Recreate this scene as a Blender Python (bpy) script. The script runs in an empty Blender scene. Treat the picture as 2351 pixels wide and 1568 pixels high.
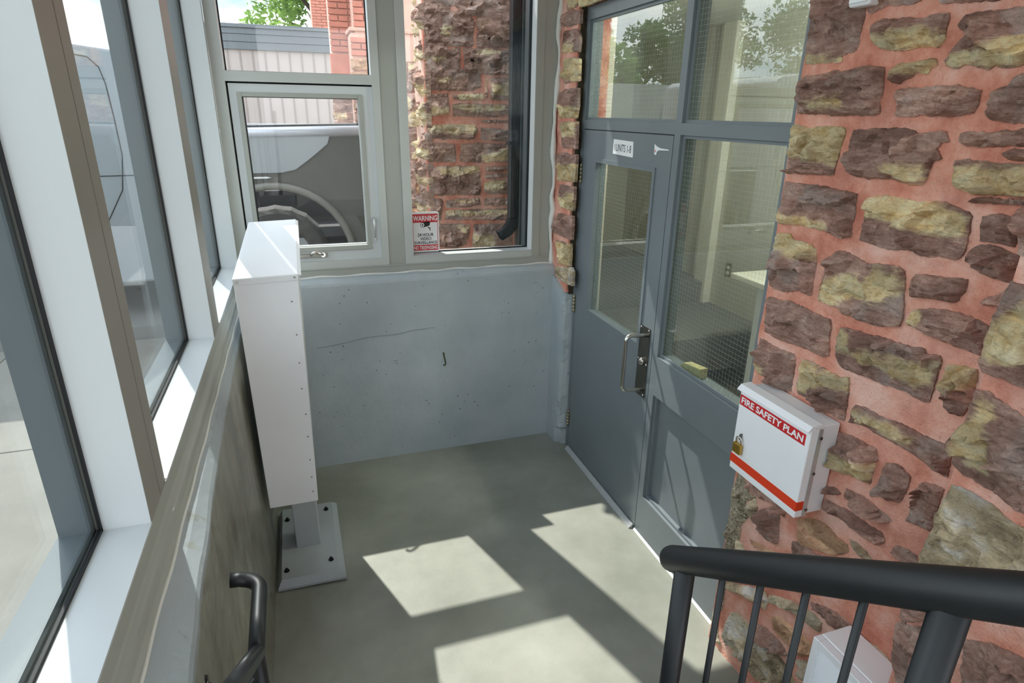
import bpy, bmesh, math, random
import numpy as np
from mathutils import Vector, Matrix
from mathutils.geometry import delaunay_2d_cdt

S = bpy.context.scene
COL = S.collection
rnd = random.Random(7)

# ------------------------------------------------------------------ camera, sky, sun, exposure
cam_d = bpy.data.cameras.new('camera')
cam = bpy.data.objects.new('camera', cam_d)
COL.objects.link(cam)
S.camera = cam
cam_d.sensor_fit = 'HORIZONTAL'
cam_d.sensor_width = 36.0
cam_d.lens = 36.0 * 1405.99 / 2351.0
cam_d.clip_start = 0.05
cam_d.clip_end = 300
EYE = 2.16
_R = Matrix.Rotation(-0.329371787, 3, 'Z') @ Matrix.Rotation(-0.356983772, 3, 'X') @ Matrix.Rotation(-0.0157366850, 3, 'Y')
_r, _f, _u = _R @ Vector((1, 0, 0)), _R @ Vector((0, 1, 0)), _R @ Vector((0, 0, 1))
_m = Matrix((( _r.x, _u.x, -_f.x, 0.0), (_r.y, _u.y, -_f.y, 0.0), (_r.z, _u.z, -_f.z, EYE), (0, 0, 0, 1)))
cam.matrix_world = _m

SUN_DIR = Vector((0.234, -0.73, -1.0))          # the way the sunlight travels
sun_d = bpy.data.lights.new('sun', 'SUN')
sun_d.energy = 3.7
sun_d.angle = math.radians(0.6)
sun_d.color = (1.0, 0.97, 0.91)
sun = bpy.data.objects.new('sun', sun_d)
COL.objects.link(sun)
sun.rotation_euler = SUN_DIR.to_track_quat('-Z', 'Y').to_euler()
sun.location = (-3, 9, 12)

world = bpy.data.worlds.new('sky')
S.world = world
world.use_nodes = True
wt = world.node_tree
wt.nodes.clear()
def wn(t, **k):
    n = wt.nodes.new(t)
    for a, b in k.items(): setattr(n, a, b)
    return n
w_out = wn('ShaderNodeOutputWorld'); w_bg = wn('ShaderNodeBackground')
w_tc = wn('ShaderNodeTexCoord'); w_sep = wn('ShaderNodeSeparateXYZ')
w_ramp = wn('ShaderNodeValToRGB'); w_no = wn('ShaderNodeTexNoise'); w_cr = wn('ShaderNodeValToRGB'); w_mix = wn('ShaderNodeMix', data_type='RGBA')
wt.links.new(w_tc.outputs['Generated'], w_sep.inputs[0])
wt.links.new(w_sep.outputs['Z'], w_ramp.inputs['Fac'])
e = w_ramp.color_ramp.elements
e[0].position = 0.0; e[0].color = (0.60, 0.76, 0.90, 1)
e[1].position = 0.6; e[1].color = (0.30, 0.52, 0.92, 1)
x = w_ramp.color_ramp.elements.new(0.14); x.color = (0.42, 0.62, 0.84, 1)
w_map = wn('ShaderNodeMapping'); w_map.inputs['Scale'].default_value = (1.0, 1.0, 2.6); w_map.inputs['Location'].default_value = (7.7, 3.4, 1.2)
wt.links.new(w_tc.outputs['Generated'], w_map.inputs[0]); wt.links.new(w_map.outputs[0], w_no.inputs['Vector'])
w_no.inputs['Scale'].default_value = 2.1; w_no.inputs['Detail'].default_value = 6.0; w_no.inputs['Roughness'].default_value = 0.55
wt.links.new(w_no.outputs['Fac'], w_cr.inputs['Fac'])
w_cr.color_ramp.elements[0].position = 0.38; w_cr.color_ramp.elements[1].position = 0.56
wt.links.new(w_cr.outputs['Color'], w_mix.inputs[0])
wt.links.new(w_ramp.outputs['Color'], w_mix.inputs[6])
w_mix.inputs[7].default_value = (1.9, 1.92, 1.94, 1)
wt.links.new(w_mix.outputs[2], w_bg.inputs['Color'])
w_bg.inputs['Strength'].default_value = 1.05
wt.links.new(w_bg.outputs[0], w_out.inputs[0])

S.view_settings.view_transform = 'Standard'
S.view_settings.look = 'None'
S.view_settings.gamma = 1.0
S.view_settings.exposure = 0.78
S.view_settings.use_curve_mapping = False
S.cycles.max_bounces = 14
S.cycles.transparent_max_bounces = 32
S.cycles.diffuse_bounces = 8
S.cycles.glossy_bounces = 6

# ------------------------------------------------------------------ materials
def srgb(r, g, b):
    f = lambda c: (c / 255 / 12.92) if c <= 10 else ((c / 255 + 0.055) / 1.055) ** 2.4
    return (f(r), f(g), f(b), 1.0)

class NT:
    def __init__(s, name):
        s.m = bpy.data.materials.new(name); s.m.use_nodes = True
        s.t = s.m.node_tree; s.t.nodes.clear()
        s.out = s.n('ShaderNodeOutputMaterial')
    def n(s, t, **k):
        q = s.t.nodes.new(t)
        for a, b in k.items(): setattr(q, a, b)
        return q
    def l(s, a, b): s.t.links.new(a, b)
    def noise(s, vec, scale, detail=4, rough=0.55, dim='3D'):
        q = s.n('ShaderNodeTexNoise', noise_dimensions=dim)
        q.inputs['Scale'].default_value = scale; q.inputs['Detail'].default_value = detail; q.inputs['Roughness'].default_value = rough
        if vec is not None: s.l(vec, q.inputs['Vector'])
        return q
    def ramp(s, fac, stops):
        q = s.n('ShaderNodeValToRGB'); el = q.color_ramp.elements
        while len(el) > 1: el.remove(el[-1])
        for i, (p, c) in enumerate(stops):
            a = el[0] if i == 0 else el.new(p)
            a.position = p; a.color = c if len(c) == 4 else (*c, 1)
        s.l(fac, q.inputs['Fac']); return q
    def mix(s, fac, a, b, mode='MIX'):
        q = s.n('ShaderNodeMix', data_type='RGBA', blend_type=mode)
        for v, i in ((fac, 0), (a, 6), (b, 7)):
            if hasattr(v, 'node'): s.l(v, q.inputs[i])
            else: q.inputs[i].default_value = v
        return q.outputs[2]
    def math(s, op, a, b=None, clamp=False):
        q = s.n('ShaderNodeMath', operation=op, use_clamp=clamp)
        for v, i in ((a, 0), (b, 1)):
            if v is None: continue
            if hasattr(v, 'node'): s.l(v, q.inputs[i])
            else: q.inputs[i].default_value = v
        return q.outputs[0]
    def pos(s, scale=(1, 1, 1)):
        g = s.n('ShaderNodeNewGeometry'); m = s.n('ShaderNodeMapping'); m.inputs['Scale'].default_value = scale
        s.l(g.outputs['Position'], m.inputs[0]); return m.outputs[0]
    def bsdf(s, color, rough=0.5, metal=0.0, bump=None, dist=0.002, strength=1.0, spec=0.5, coat=0.0):
        b = s.n('ShaderNodeBsdfPrincipled')
        for v, i in ((color, 'Base Color'), (rough, 'Roughness'), (metal, 'Metallic'), (spec, 'Specular IOR Level'), (coat, 'Coat Weight')):
            if hasattr(v, 'node'): s.l(v, b.inputs[i])
            else: b.inputs[i].default_value = v
        if bump is not None:
            q = s.n('ShaderNodeBump'); q.inputs['Distance'].default_value = dist; q.inputs['Strength'].default_value = strength
            s.l(bump, q.inputs['Height']); s.l(q.outputs[0], b.inputs['Normal'])
        s.l(b.outputs[0], s.out.inputs[0]); return s.m

def plain(name, rgb, rough=0.5, metal=0.0, var=0.06, scale=6.0, bump=0.0, bscale=60, spec=0.5, coat=0.0):
    t = NT(name); p = t.pos(); c = srgb(*rgb)
    no = t.noise(p, scale, 5)
    lo = tuple(v * (1 - var) for v in c[:3]) + (1,); hi = tuple(min(1, v * (1 + var)) for v in c[:3]) + (1,)
    col = t.ramp(no.outputs['Fac'], [(0.3, lo), (0.7, hi)]).outputs['Color']
    b = t.noise(p, bscale, 3).outputs['Fac'] if bump else None
    return t.bsdf(col, rough, metal, b, bump, 1.0, spec, coat)

M = {}
M['alu'] = plain('pale grey aluminium', (192, 195, 190), 0.38, 0.0, 0.03, 3)
M['alu_white'] = plain('white coated aluminium', (204, 208, 208), 0.3, 0.0, 0.02, 3)
M['greige'] = plain('greige aluminium', (168, 170, 162), 0.42, 0.0, 0.03, 3)
M['mullion_shaded'] = plain('shaded greige mullion', (146, 142, 133), 0.45, 0.0, 0.04, 3)  # darker copy of the greige: shade on the room-side faces put into the colour
M['step'] = plain('grey step paint', (150, 150, 138), 0.6, 0, 0.05, 2)
M['seam'] = plain('siding seam', (168, 158, 150), 0.6)
M['crack'] = plain('grey crack line', (136, 146, 149), 0.9)  # even grey, a little darker than the wall paint
M['gasket'] = plain('black rubber gasket', (18, 20, 22), 0.6)
M['caulk'] = plain('white caulk', (228, 228, 222), 0.5, 0, 0.03, 20, 0.002, 40)
M['white_metal'] = plain('white painted steel', (243, 244, 246), 0.32, 0, 0.02, 5)
M['white_plastic'] = plain('white plastic', (244, 245, 247), 0.35, 0, 0.02, 8)
M['steel_grey'] = plain('grey door paint', (118, 126, 130), 0.36, 0, 0.05, 4, 0.0004, 120)
M['post_grey'] = plain('grey post paint', (176, 182, 184), 0.36, 0, 0.05, 6, 0.0003, 120)
M['black_metal'] = plain('black powder coat', (26, 29, 31), 0.46, 0, 0.10, 30, 0.0001, 300)
M['black'] = plain('matt black', (15, 15, 16), 0.6)
M['chrome'] = plain('brushed stainless', (205, 202, 195), 0.22, 1.0, 0.05, 50)
M['dull_steel'] = plain('dull steel plate', (120, 118, 110), 0.35, 1.0, 0.06, 40)
M['zinc'] = plain('zinc plated steel', (210, 212, 212), 0.35, 0.6, 0.05, 30)
M['hinge'] = plain('worn brass hinge', (176, 168, 140), 0.4, 0.7, 0.2, 60)
M['brass'] = plain('brass', (196, 160, 78), 0.28, 0.9, 0.12, 40)
M['red'] = plain('red label', (204, 42, 46), 0.4, 0, 0.02)
M['orange_red'] = plain('orange red stripe', (226, 58, 16), 0.4, 0, 0.02)
M['white_print'] = plain('white print', (245, 245, 245), 0.5, 0, 0.01)
M['black_print'] = plain('black print', (22, 22, 24), 0.5, 0, 0.01)
M['grey_print'] = plain('grey print', (130, 130, 132), 0.5, 0, 0.01)
M['paper'] = plain('white sticker', (240, 240, 240), 0.4, 0, 0.02)
M['wood'] = plain('pale raw wood', (205, 190, 135), 0.7, 0, 0.25, 60, 0.002, 120)
M['rust'] = plain('rusty wire', (74, 78, 44), 0.8, 0.2, 0.3, 200)
M['dark_frame'] = plain('dark exterior metal', (62, 72, 76), 0.35, 0, 0.05)
M['downspout'] = plain('black downspout', (42, 47, 52), 0.35, 0, 0.08)
M['siding'] = plain('pale pink grey siding', (176, 167, 161), 0.6, 0, 0.04, 2)
M['fascia'] = plain('slate grey fascia', (104, 112, 116), 0.5, 0, 0.08, 2)
M['lobby'] = plain('lobby wall paint', (196, 192, 176), 0.7, 0, 0.03)
M['lobby_trim'] = plain('lobby trim paint', (226, 222, 206), 0.6, 0, 0.02)
M['lobby_floor'] = plain('lobby floor', (165, 164, 152), 0.5, 0, 0.1)
M['teal'] = plain('teal carton', (30, 128, 122), 0.5)
M['yellow'] = plain('yellow print', (214, 196, 60), 0.5)
M['ceiling'] = plain('white ceiling', (232, 232, 228), 0.8, 0, 0.02)
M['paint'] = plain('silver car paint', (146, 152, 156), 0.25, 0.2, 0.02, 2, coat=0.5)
M['paint_sky_sheen'] = plain('silver car paint with sky sheen', (186, 190, 198), 0.25, 0.2, 0.02, 2, coat=0.5)  # lighter copy of the car paint, sky reflection put into the colour
M['flare'] = plain('grey flare plastic', (112, 112, 104), 0.45, 0, 0.05, 5)
M['moss'] = plain('dark mossy gap', (62, 54, 36), 0.95, 0, 0.5, 40, 0.01, 60)
M['bed_charcoal'] = plain('charcoal bed side', (74, 74, 68), 0.5, 0, 0.08, 5)  # charcoal tone of the truck's near bed side
M['tyre'] = plain('tyre rubber', (58, 57, 54), 0.8, 0, 0.2, 20, 0.002, 60)
M['car_plastic'] = plain('black car plastic', (40, 41, 42), 0.55, 0, 0.1)
M['car_glass'] = plain('dark car glass', (24, 30, 32), 0.05, 0, 0.02)
M['rim'] = plain('alloy rim', (150, 152, 154), 0.3, 0.8, 0.05)
M['trunk'] = plain('tree bark', (84, 70, 56), 0.9, 0, 0.3, 8, 0.01, 20)
M['grey_wall'] = plain('pale concrete wall', (172, 176, 172), 0.8, 0, 0.06, 1.5)
M['asphalt'] = plain('asphalt', (120, 119, 114), 0.9, 0, 0.08, 1.5)
M['grass'] = plain('grass', (96, 122, 60), 0.9, 0, 0.25, 4, 0.01, 60)

def m_concrete(name, a, b, rough, pits=True, streak=False):
    t = NT(name); p = t.pos()
    c = t.ramp(t.noise(p, 2.2, 6, 0.6).outputs['Fac'], [(0.32, srgb(*a)), (0.68, srgb(*b))]).outputs['Color']
    if streak:
        s1 = t.noise(t.pos((3.2, 3.2, 2.2)), 2.2, 7, 0.68).outputs['Fac']
        f = t.ramp(s1, [(0.44, (0, 0, 0)), (0.66, (1, 1, 1))]).outputs['Color']
        c = t.mix(t.math('MULTIPLY', f, 0.7), c, srgb(98, 91, 74))
        s2 = t.noise(t.pos((5, 5, 0.9)), 1.3, 3, 0.5).outputs['Fac']
        f2 = t.ramp(s2, [(0.56, (0, 0, 0)), (0.70, (1, 1, 1))]).outputs['Color']
        c = t.mix(t.math('MULTIPLY', f2, 0.6), c, srgb(70, 76, 64))
        g = t.n('ShaderNodeNewGeometry'); sz = t.n('ShaderNodeSeparateXYZ'); t.l(g.outputs['Position'], sz.inputs[0])
        led = t.math('ADD', sz.outputs['Z'], t.math('MULTIPLY', t.noise(p, 9, 3).outputs['Fac'], 0.05))
        led = t.ramp(t.math('SUBTRACT', led, 0.7), [(0.468, (0, 0, 0)), (0.482, (1, 1, 1))]).outputs['Color']
        chip = t.ramp(t.noise(p, 14, 4).outputs['Fac'], [(0.62, (1, 1, 1)), (0.68, (0.4, 0.4, 0.4))]).outputs['Color']
        c = t.mix(t.math('MULTIPLY', led, chip), c, srgb(168, 176, 180))
    h = t.noise(p, 26, 6, 0.6).outputs['Fac']
    if pits:
        v = t.n('ShaderNodeTexVoronoi'); v.inputs['Scale'].default_value = 24; t.l(p, v.inputs['Vector'])
        gate = t.ramp(t.noise(p, 7, 2).outputs['Fac'], [(0.52, (0, 0, 0)), (0.60, (1, 1, 1))]).outputs['Color']
        pit = t.ramp(v.outputs['Distance'], [(0.07, (1, 1, 1)), (0.15, (0, 0, 0))]).outputs['Color']
        pit = t.math('MULTIPLY', pit, gate)
        c = t.mix(t.math('MULTIPLY', pit, 0.5), c, srgb(70, 78, 80))
        h = t.math('SUBTRACT', h, t.math('MULTIPLY', pit, 1.2))
    return t.bsdf(c, rough, 0, h, 0.006, 0.55)
M['conc_blue'] = m_concrete('blue grey painted concrete', (168, 178, 182), (187, 195, 198), 0.5)
M['conc_stain'] = m_concrete('stained painted concrete', (134, 134, 121), (158, 157, 144), 0.33, False, True)
M['pave'] = m_concrete('broom finished concrete', (118, 115, 107), (136, 132, 123), 0.85, False)

def m_floor():
    t = NT('grey green floor paint'); p = t.pos()
    c = t.ramp(t.noise(p, 1.7, 6, 0.6).outputs['Fac'], [(0.32, srgb(132, 134, 122)), (0.68, srgb(164, 165, 153))]).outputs['Color']
    c2 = t.ramp(t.noise(p, 90, 2).outputs['Fac'], [(0.72, (0, 0, 0)), (0.78, (1, 1, 1))]).outputs['Color']
    c = t.mix(t.math('MULTIPLY', c2, 0.15), c, srgb(120, 118, 104))
    r = t.ramp(t.noise(p, 3, 4).outputs['Fac'], [(0.3, (0.34,) * 3), (0.7, (0.46,) * 3)]).outputs['Color']
    h = t.noise(p, 190, 4, 0.6).outputs['Fac']
    return t.bsdf(c, r, 0, h, 0.0012, 0.35)
M['floor'] = m_floor()

def m_stone(name, b0, b1, y0, y1, dark=0.55):
    """brown sandstone with olive-yellow patches; vertex colour: R = yellow patch, G = seed, B = kind"""
    t = NT(name); a = t.n('ShaderNodeAttribute', attribute_name='tone'); sp = t.n('ShaderNodeSeparateColor'); t.l(a.outputs['Color'], sp.inputs[0])
    g = t.n('ShaderNodeNewGeometry'); off = t.n('ShaderNodeVectorMath', operation='MULTIPLY_ADD')
    cmb = t.n('ShaderNodeCombineXYZ')
    for i in range(3): t.l(sp.outputs[1], cmb.inputs[i])
    t.l(cmb.outputs[0], off.inputs[0]); off.inputs[1].default_value = (37, 53, 71); t.l(g.outputs['Position'], off.inputs[2])
    def mp(sc):
        q = t.n('ShaderNodeMapping'); q.inputs['Scale'].default_value = sc; t.l(off.outputs[0], q.inputs[0]); return q.outputs[0]
    big = t.noise(mp((1, 1, 2)), 9, 6, 0.62).outputs['Fac']
    lay = t.noise(mp((1, 1, 7)), 11, 7, 0.7).outputs['Fac']
    fine = t.noise(mp((1, 1, 1.6)), 85, 5, 0.7).outputs['Fac']; mid = t.noise(mp((1, 1, 2.6)), 30, 6, 0.72).outputs['Fac']
    c = t.ramp(t.math('ADD', t.math('MULTIPLY', big, 0.35), t.math('ADD', t.math('MULTIPLY', lay, 0.3), t.math('MULTIPLY', mid, 0.35))), [(0.33, srgb(*b0)), (0.5, srgb(*[(p + q) // 2 for p, q in zip(b0, b1)])), (0.66, srgb(*b1))]).outputs['Color']
    facet = t.ramp(a.outputs['Alpha'], [(0.1, (0.66, 0.64, 0.64)), (0.5, (0.95, 0.94, 0.94)), (0.9, (1.3, 1.28, 1.28))]).outputs['Color']
    grey = t.ramp(t.noise(mp((1, 1, 1)), 6, 4).outputs['Fac'], [(0.54, (0, 0, 0)), (0.66, (1, 1, 1))]).outputs['Color']
    c = t.mix(t.math('MULTIPLY', grey, 0.5), c, srgb(204, 192, 184))
    yc = t.ramp(t.noise(mp((1, 1, 1.5)), 18, 5, 0.65).outputs['Fac'], [(0.28, srgb(*y0)), (0.5, srgb(*y1)), (0.75, srgb(min(255, y1[0] + 22), min(255, y1[1] + 22), min(255, y1[2] + 34)))]).outputs['Color']
    yf = t.math('ADD', sp.outputs[0], t.math('MULTIPLY', t.math('SUBTRACT', t.math('ADD', t.math('MULTIPLY', big, 0.6), t.math('MULTIPLY', lay, 0.4)), 0.5), 2.2))
    yf = t.ramp(yf, [(0.34, (0, 0, 0)), (0.66, (1, 1, 1))]).outputs['Color']
    c = t.mix(yf, c, yc)
    pale = t.ramp(big, [(0.3, srgb(204, 184, 150)), (0.55, srgb(238, 226, 196)), (0.75, srgb(244, 238, 222))]).outputs['Color']
    c = t.mix(t.ramp(sp.outputs[2], [(0.30, (0, 0, 0)), (0.34, (1, 1, 1)), (0.46, (1, 1, 1)), (0.50, (0, 0, 0))]).outputs['Color'], c, pale)      # kind 2
    tan = t.ramp(big, [(0.3, srgb(190, 142, 108)), (0.6, srgb(236, 196, 160)), (0.8, srgb(220, 196, 144))]).outputs['Color']
    c = t.mix(t.ramp(sp.outputs[2], [(0.50, (0, 0, 0)), (0.54, (1, 1, 1)), (0.66, (1, 1, 1)), (0.70, (0, 0, 0))]).outputs['Color'], c, tan)       # kind 3
    gw = t.ramp(big, [(0.34, srgb(168, 150, 124)), (0.5, srgb(222, 204, 168)), (0.64, srgb(238, 231, 220))]).outputs['Color']
    c = t.mix(t.ramp(sp.outputs[2], [(0.70, (0, 0, 0)), (0.74, (1, 1, 1)), (0.86, (1, 1, 1)), (0.90, (0, 0, 0))]).outputs['Color'], c, gw)        # kind 4
    gr = t.ramp(fine, [(0.34, srgb(116, 108, 90)), (0.5, srgb(196, 184, 156)), (0.66, srgb(222, 212, 190))]).outputs['Color']
    c = t.mix(t.ramp(sp.outputs[2], [(0.90, (0, 0, 0)), (0.94, (1, 1, 1))]).outputs['Color'], c, gr)                                             # kind 5
    c = t.mix(1.0, c, facet, 'MULTIPLY')
    sh = t.ramp(fine, [(0.30, (dark,) * 3), (0.52, (1, 1, 1))]).outputs['Color']
    c = t.mix(0.7, c, sh, 'MULTIPLY')
    crk = t.ramp(lay, [(0.33, (0.45,) * 3), (0.42, (1, 1, 1))]).outputs['Color']
    c = t.mix(0.5, c, crk, 'MULTIPLY')
    h = t.math('ADD', t.math('MULTIPLY', lay, 0.5), t.math('ADD', t.math('MULTIPLY', mid, 0.6), t.math('MULTIPLY', fine, 0.35)))
    return t.bsdf(c, 0.8, 0, h, 0.022, 0.9, 0.25)
M['stone'] = m_stone('brown and yellow sandstone', (138, 98, 84), (236, 202, 186), (220, 184, 122), (246, 224, 176))
M['stone_out'] = m_stone('weathered outdoor sandstone', (140, 108, 94), (228, 196, 178), (220, 188, 130), (244, 224, 182))

def m_mortar():
    t = NT('salmon mortar'); p = t.pos()
    n1 = t.noise(p, 5, 6, 0.65).outputs['Fac']
    c = t.ramp(n1, [(0.32, srgb(188, 110, 90)), (0.48, srgb(222, 154, 132)), (0.66, srgb(238, 194, 178))]).outputs['Color']
    n2 = t.noise(p, 2.2, 4).outputs['Fac']
    n3 = t.noise(p, 3.1, 5, 0.7).outputs['Fac']
    c = t.mix(t.math('MULTIPLY', t.ramp(n3, [(0.54, (0, 0, 0)), (0.66, (1, 1, 1))]).outputs['Color'], 0.5), c, srgb(176, 108, 92))
    c = t.mix(t.math('MULTIPLY', t.ramp(n2, [(0.55, (0, 0, 0)), (0.7, (1, 1, 1))]).outputs['Color'], 0.4), c, srgb(232, 192, 176))
    sp = t.noise(p, 160, 3).outputs['Fac']
    c = t.mix(t.math('MULTIPLY', t.ramp(sp, [(0.28, (1, 1, 1)), (0.36, (0, 0, 0))]).outputs['Color'], 0.4), c, srgb(150, 92, 76))
    h = t.math('ADD', t.math('MULTIPLY', t.noise(p, 14, 5, 0.6).outputs['Fac'], 1.0), t.math('MULTIPLY', sp, 0.25))
    return t.bsdf(c, 0.9, 0, h, 0.022, 0.75, 0.2)
M['mortar'] = m_mortar()
M['brick'] = plain('red brick', (200, 132, 112), 0.85, 0, 0.16, 5, 0.004, 60)
M['brick_mortar'] = plain('pale brick mortar', (222, 184, 166), 0.9, 0, 0.1, 8)

def m_leaf(name, a, b):
    t = NT(name); o = t.pos()
    c = t.ramp(t.noise(o, 1.6, 3).outputs['Fac'], [(0.3, srgb(*a)), (0.7, srgb(*b))]).outputs['Color']
    d = t.n('ShaderNodeBsdfDiffuse'); t.l(c, d.inputs[0]); tr = t.n('ShaderNodeBsdfTranslucent'); t.l(c, tr.inputs[0])
    mx = t.n('ShaderNodeMixShader'); mx.inputs[0].default_value = 0.45; t.l(d.outputs[0], mx.inputs[1]); t.l(tr.outputs[0], mx.inputs[2]); t.l(mx.outputs[0], t.out.inputs[0])
    return t.m
M['leaf'] = m_leaf('leaves', (92, 132, 66), (158, 190, 104))
M['leaf_dark'] = m_leaf('dark leaves', (62, 92, 52), (112, 142, 84))

def m_glass(name, tint, f0, g=1.0):
    """clear sheet glass: see-through with a reflection that grows at grazing angles"""
    t = NT(name); lw = t.n('ShaderNodeLayerWeight'); lw.inputs['Blend'].default_value = 0.5
    f = t.math('ADD', t.math('MULTIPLY', t.math('POWER', lw.outputs['Facing'], 5.0), (1 - f0) * g), f0, True)
    tr = t.n('ShaderNodeBsdfTransparent'); tr.inputs[0].default_value = tint
    gl = t.n('ShaderNodeBsdfGlossy'); gl.inputs['Roughness'].default_value = 0.0
    mx = t.n('ShaderNodeMixShader'); t.l(f, mx.inputs[0]); t.l(tr.outputs[0], mx.inputs[1]); t.l(gl.outputs[0], mx.inputs[2]); t.l(mx.outputs[0], t.out.inputs[0])
    return t.m
M['glass'] = m_glass('clear glass', (0.98, 0.99, 0.985, 1), 0.035)
M['glass_tint'] = m_glass('grey green glass', (0.92, 0.955, 0.955, 1), 0.035, 0.45)
M['glass_door'] = m_glass('wired door glass', (0.84, 0.90, 0.87, 1), 0.13)

def m_emit(name, c, s):
    t = NT(name); em = t.n('ShaderNodeEmission'); em.inputs[0].default_value = c; em.inputs[1].default_value = s; t.l(em.outputs[0], t.out.inputs[0]); return t.m
M['lamp'] = m_emit('lamp glow', (1.0, 0.85, 0.6, 1), 6.0)

# ------------------------------------------------------------------ helpers
def bx(bm, x0, x1, y0, y1, z0, z1, bev=0.0, seg=1):
    v = [bm.verts.new((x, y, z)) for x in (x0, x1) for y in (y0, y1) for z in (z0, z1)]
    fs = [(0, 1, 3, 2), (4, 6, 7, 5), (0, 4, 5, 1), (2, 3, 7, 6), (0, 2, 6, 4), (1, 5, 7, 3)]
    F = [bm.faces.new([v[i] for i in f]) for f in fs]
    if bev:
        ed = list({e for f in F for e in f.edges})
        bmesh.ops.bevel(bm, geom=ed, offset=bev, segments=seg, affect='EDGES', profile=0.5)

def prism(bm, poly, ax, a, b, bev=0.0):
    """poly: 2-D points in the two axes other than ax, extruded from a to b along ax"""
    o = [i for i in range(3) if i != ax]
    def P(q, c):
        r = [0, 0, 0]; r[o[0]], r[o[1]] = q; r[ax] = c; return r
    A = [bm.verts.new(P(q, a)) for q in poly]; B = [bm.verts.new(P(q, b)) for q in poly]
    F = [bm.faces.new(A), bm.faces.new(B[::-1])]
    n = len(poly)
    for i in range(n): F.append(bm.faces.new((A[i], B[i], B[(i + 1) % n], A[(i + 1) % n])))
    if bev: bmesh.ops.bevel(bm, geom=list({e for f in F for e in f.edges}), offset=bev, segments=2, affect='EDGES', profile=0.5)

def tube(bm, pts, r, seg=14, caps=True):
    pts = [Vector(p) for p in pts]; rings = []; n = len(pts); up = None
    rs = r if isinstance(r, (list, tuple)) else [r] * n
    for i in range(n):
        d = (pts[min(i + 1, n - 1)] - pts[max(i - 1, 0)]).normalized()
        if up is None:
            up = Vector((0, 0, 1)) if abs(d.z) < 0.9 else Vector((0, 1, 0))
        s = d.cross(up).normalized(); up = s.cross(d).normalized()
        rings.append([bm.verts.new(pts[i] + (s * math.cos(k * 2 * math.pi / seg) + up * math.sin(k * 2 * math.pi / seg)) * rs[i]) for k in range(seg)])
    for a, b in zip(rings, rings[1:]):
        for k in range(seg):
            f = bm.faces.new((a[k], a[(k + 1) % seg], b[(k + 1) % seg], b[k])); f.smooth = True
    if caps: bm.faces.new(rings[0][::-1]); bm.faces.new(rings[-1])

def arc(c, a, b, n):
    """points turning from direction a to direction b about centre c (a, b: vectors of the same length)"""
    a, b = Vector(a), Vector(b)
    return [Vector(c) + a * math.cos(t) + b * math.sin(t) for t in [math.pi / 2 * i / n for i in range(n + 1)]]

def disc(bm, c, axis, r, h, seg=16, r2=None):
    c = Vector(c); d = Vector(axis).normalized()
    tube(bm, [c, c + d * h], [r, r if r2 is None else r2], seg)

def obj(name, bm, mat, parent=None, kind=None, label=None):
    me = bpy.data.meshes.new(name)
    if isinstance(bm, bmesh.types.BMesh):
        bmesh.ops.recalc_face_normals(bm, faces=bm.faces); bm.to_mesh(me); bm.free()
    else: me = bm
    o = bpy.data.objects.new(name, me); COL.objects.link(o)
    if not me.materials: me.materials.append(M[mat] if isinstance(mat, str) else mat)
    if parent is not None:
        o.parent = parent; o.matrix_parent_inverse = Matrix.Translation(-wloc(parent))
    if kind: o['kind'] = kind
    if label: o['label'] = label
    return o
def wloc(o):
    return Vector(o.get('_base', (0, 0, 0)))
def thing(name, label, cat, loc, group=None, kind=None):
    o = bpy.data.objects.new(name, None); COL.objects.link(o); o.location = loc; o['_base'] = list(loc); o.empty_display_size = 0.1
    o['label'] = label
    if cat: o['category'] = cat
    if group: o['group'] = group
    if kind: o['kind'] = kind
    return o
def tag(o, label, cat=None, group=None, kind=None):
    o['label'] = label
    if cat: o['category'] = cat
    if group: o['group'] = group
    if kind: o['kind'] = kind
    return o
def B(name, mat, parent, *boxes, bev=0.0, seg=1, kind=None, label=None):
    bm = bmesh.new()
    for b in boxes: bx(bm, *b, bev=bev, seg=seg)
    return obj(name, bm, mat, parent, kind, label)
def T(name, mat, parent, pts, r, seg=14, **k):
    bm = bmesh.new(); tube(bm, pts, r, seg); return obj(name, bm, mat, parent, **k)

def text(name, body, mat, parent, origin, right, up, height, width=None, extrude=0.0003, align='LEFT', bold=0.0):
    cu = bpy.data.curves.new(name, 'FONT'); cu.body = body; cu.size = 1.0; cu.align_x = align; cu.extrude = 0.0; cu.offset = bold; cu.resolution_u = 3
    tmp = bpy.data.objects.new(name + '_tmp', cu); COL.objects.link(tmp)
    dg = bpy.context.evaluated_depsgraph_get(); me = bpy.data.meshes.new_from_object(tmp.evaluated_get(dg))
    bpy.data.objects.remove(tmp); bpy.data.curves.remove(cu); me.name = name
    xs = [v.co.x for v in me.vertices]; ys = [v.co.y for v in me.vertices]
    x0, x1, y0, y1 = min(xs), max(xs), min(ys), max(ys)
    sy = height / (y1 - y0); sx = sy if width is None else width / (x1 - x0)
    r, u = Vector(right).normalized(), Vector(up).normalized(); o = Vector(origin); n = r.cross(u)
    ax = {'LEFT': x0, 'CENTER': (x0 + x1) / 2, 'RIGHT': x1}[align]
    for v in me.vertices: v.co = o + r * ((v.co.x - ax) * sx) + u * ((v.co.y - y0) * sy) + n * (extrude)
    me.materials.clear()
    return obj(name, me, mat, parent)

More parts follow.
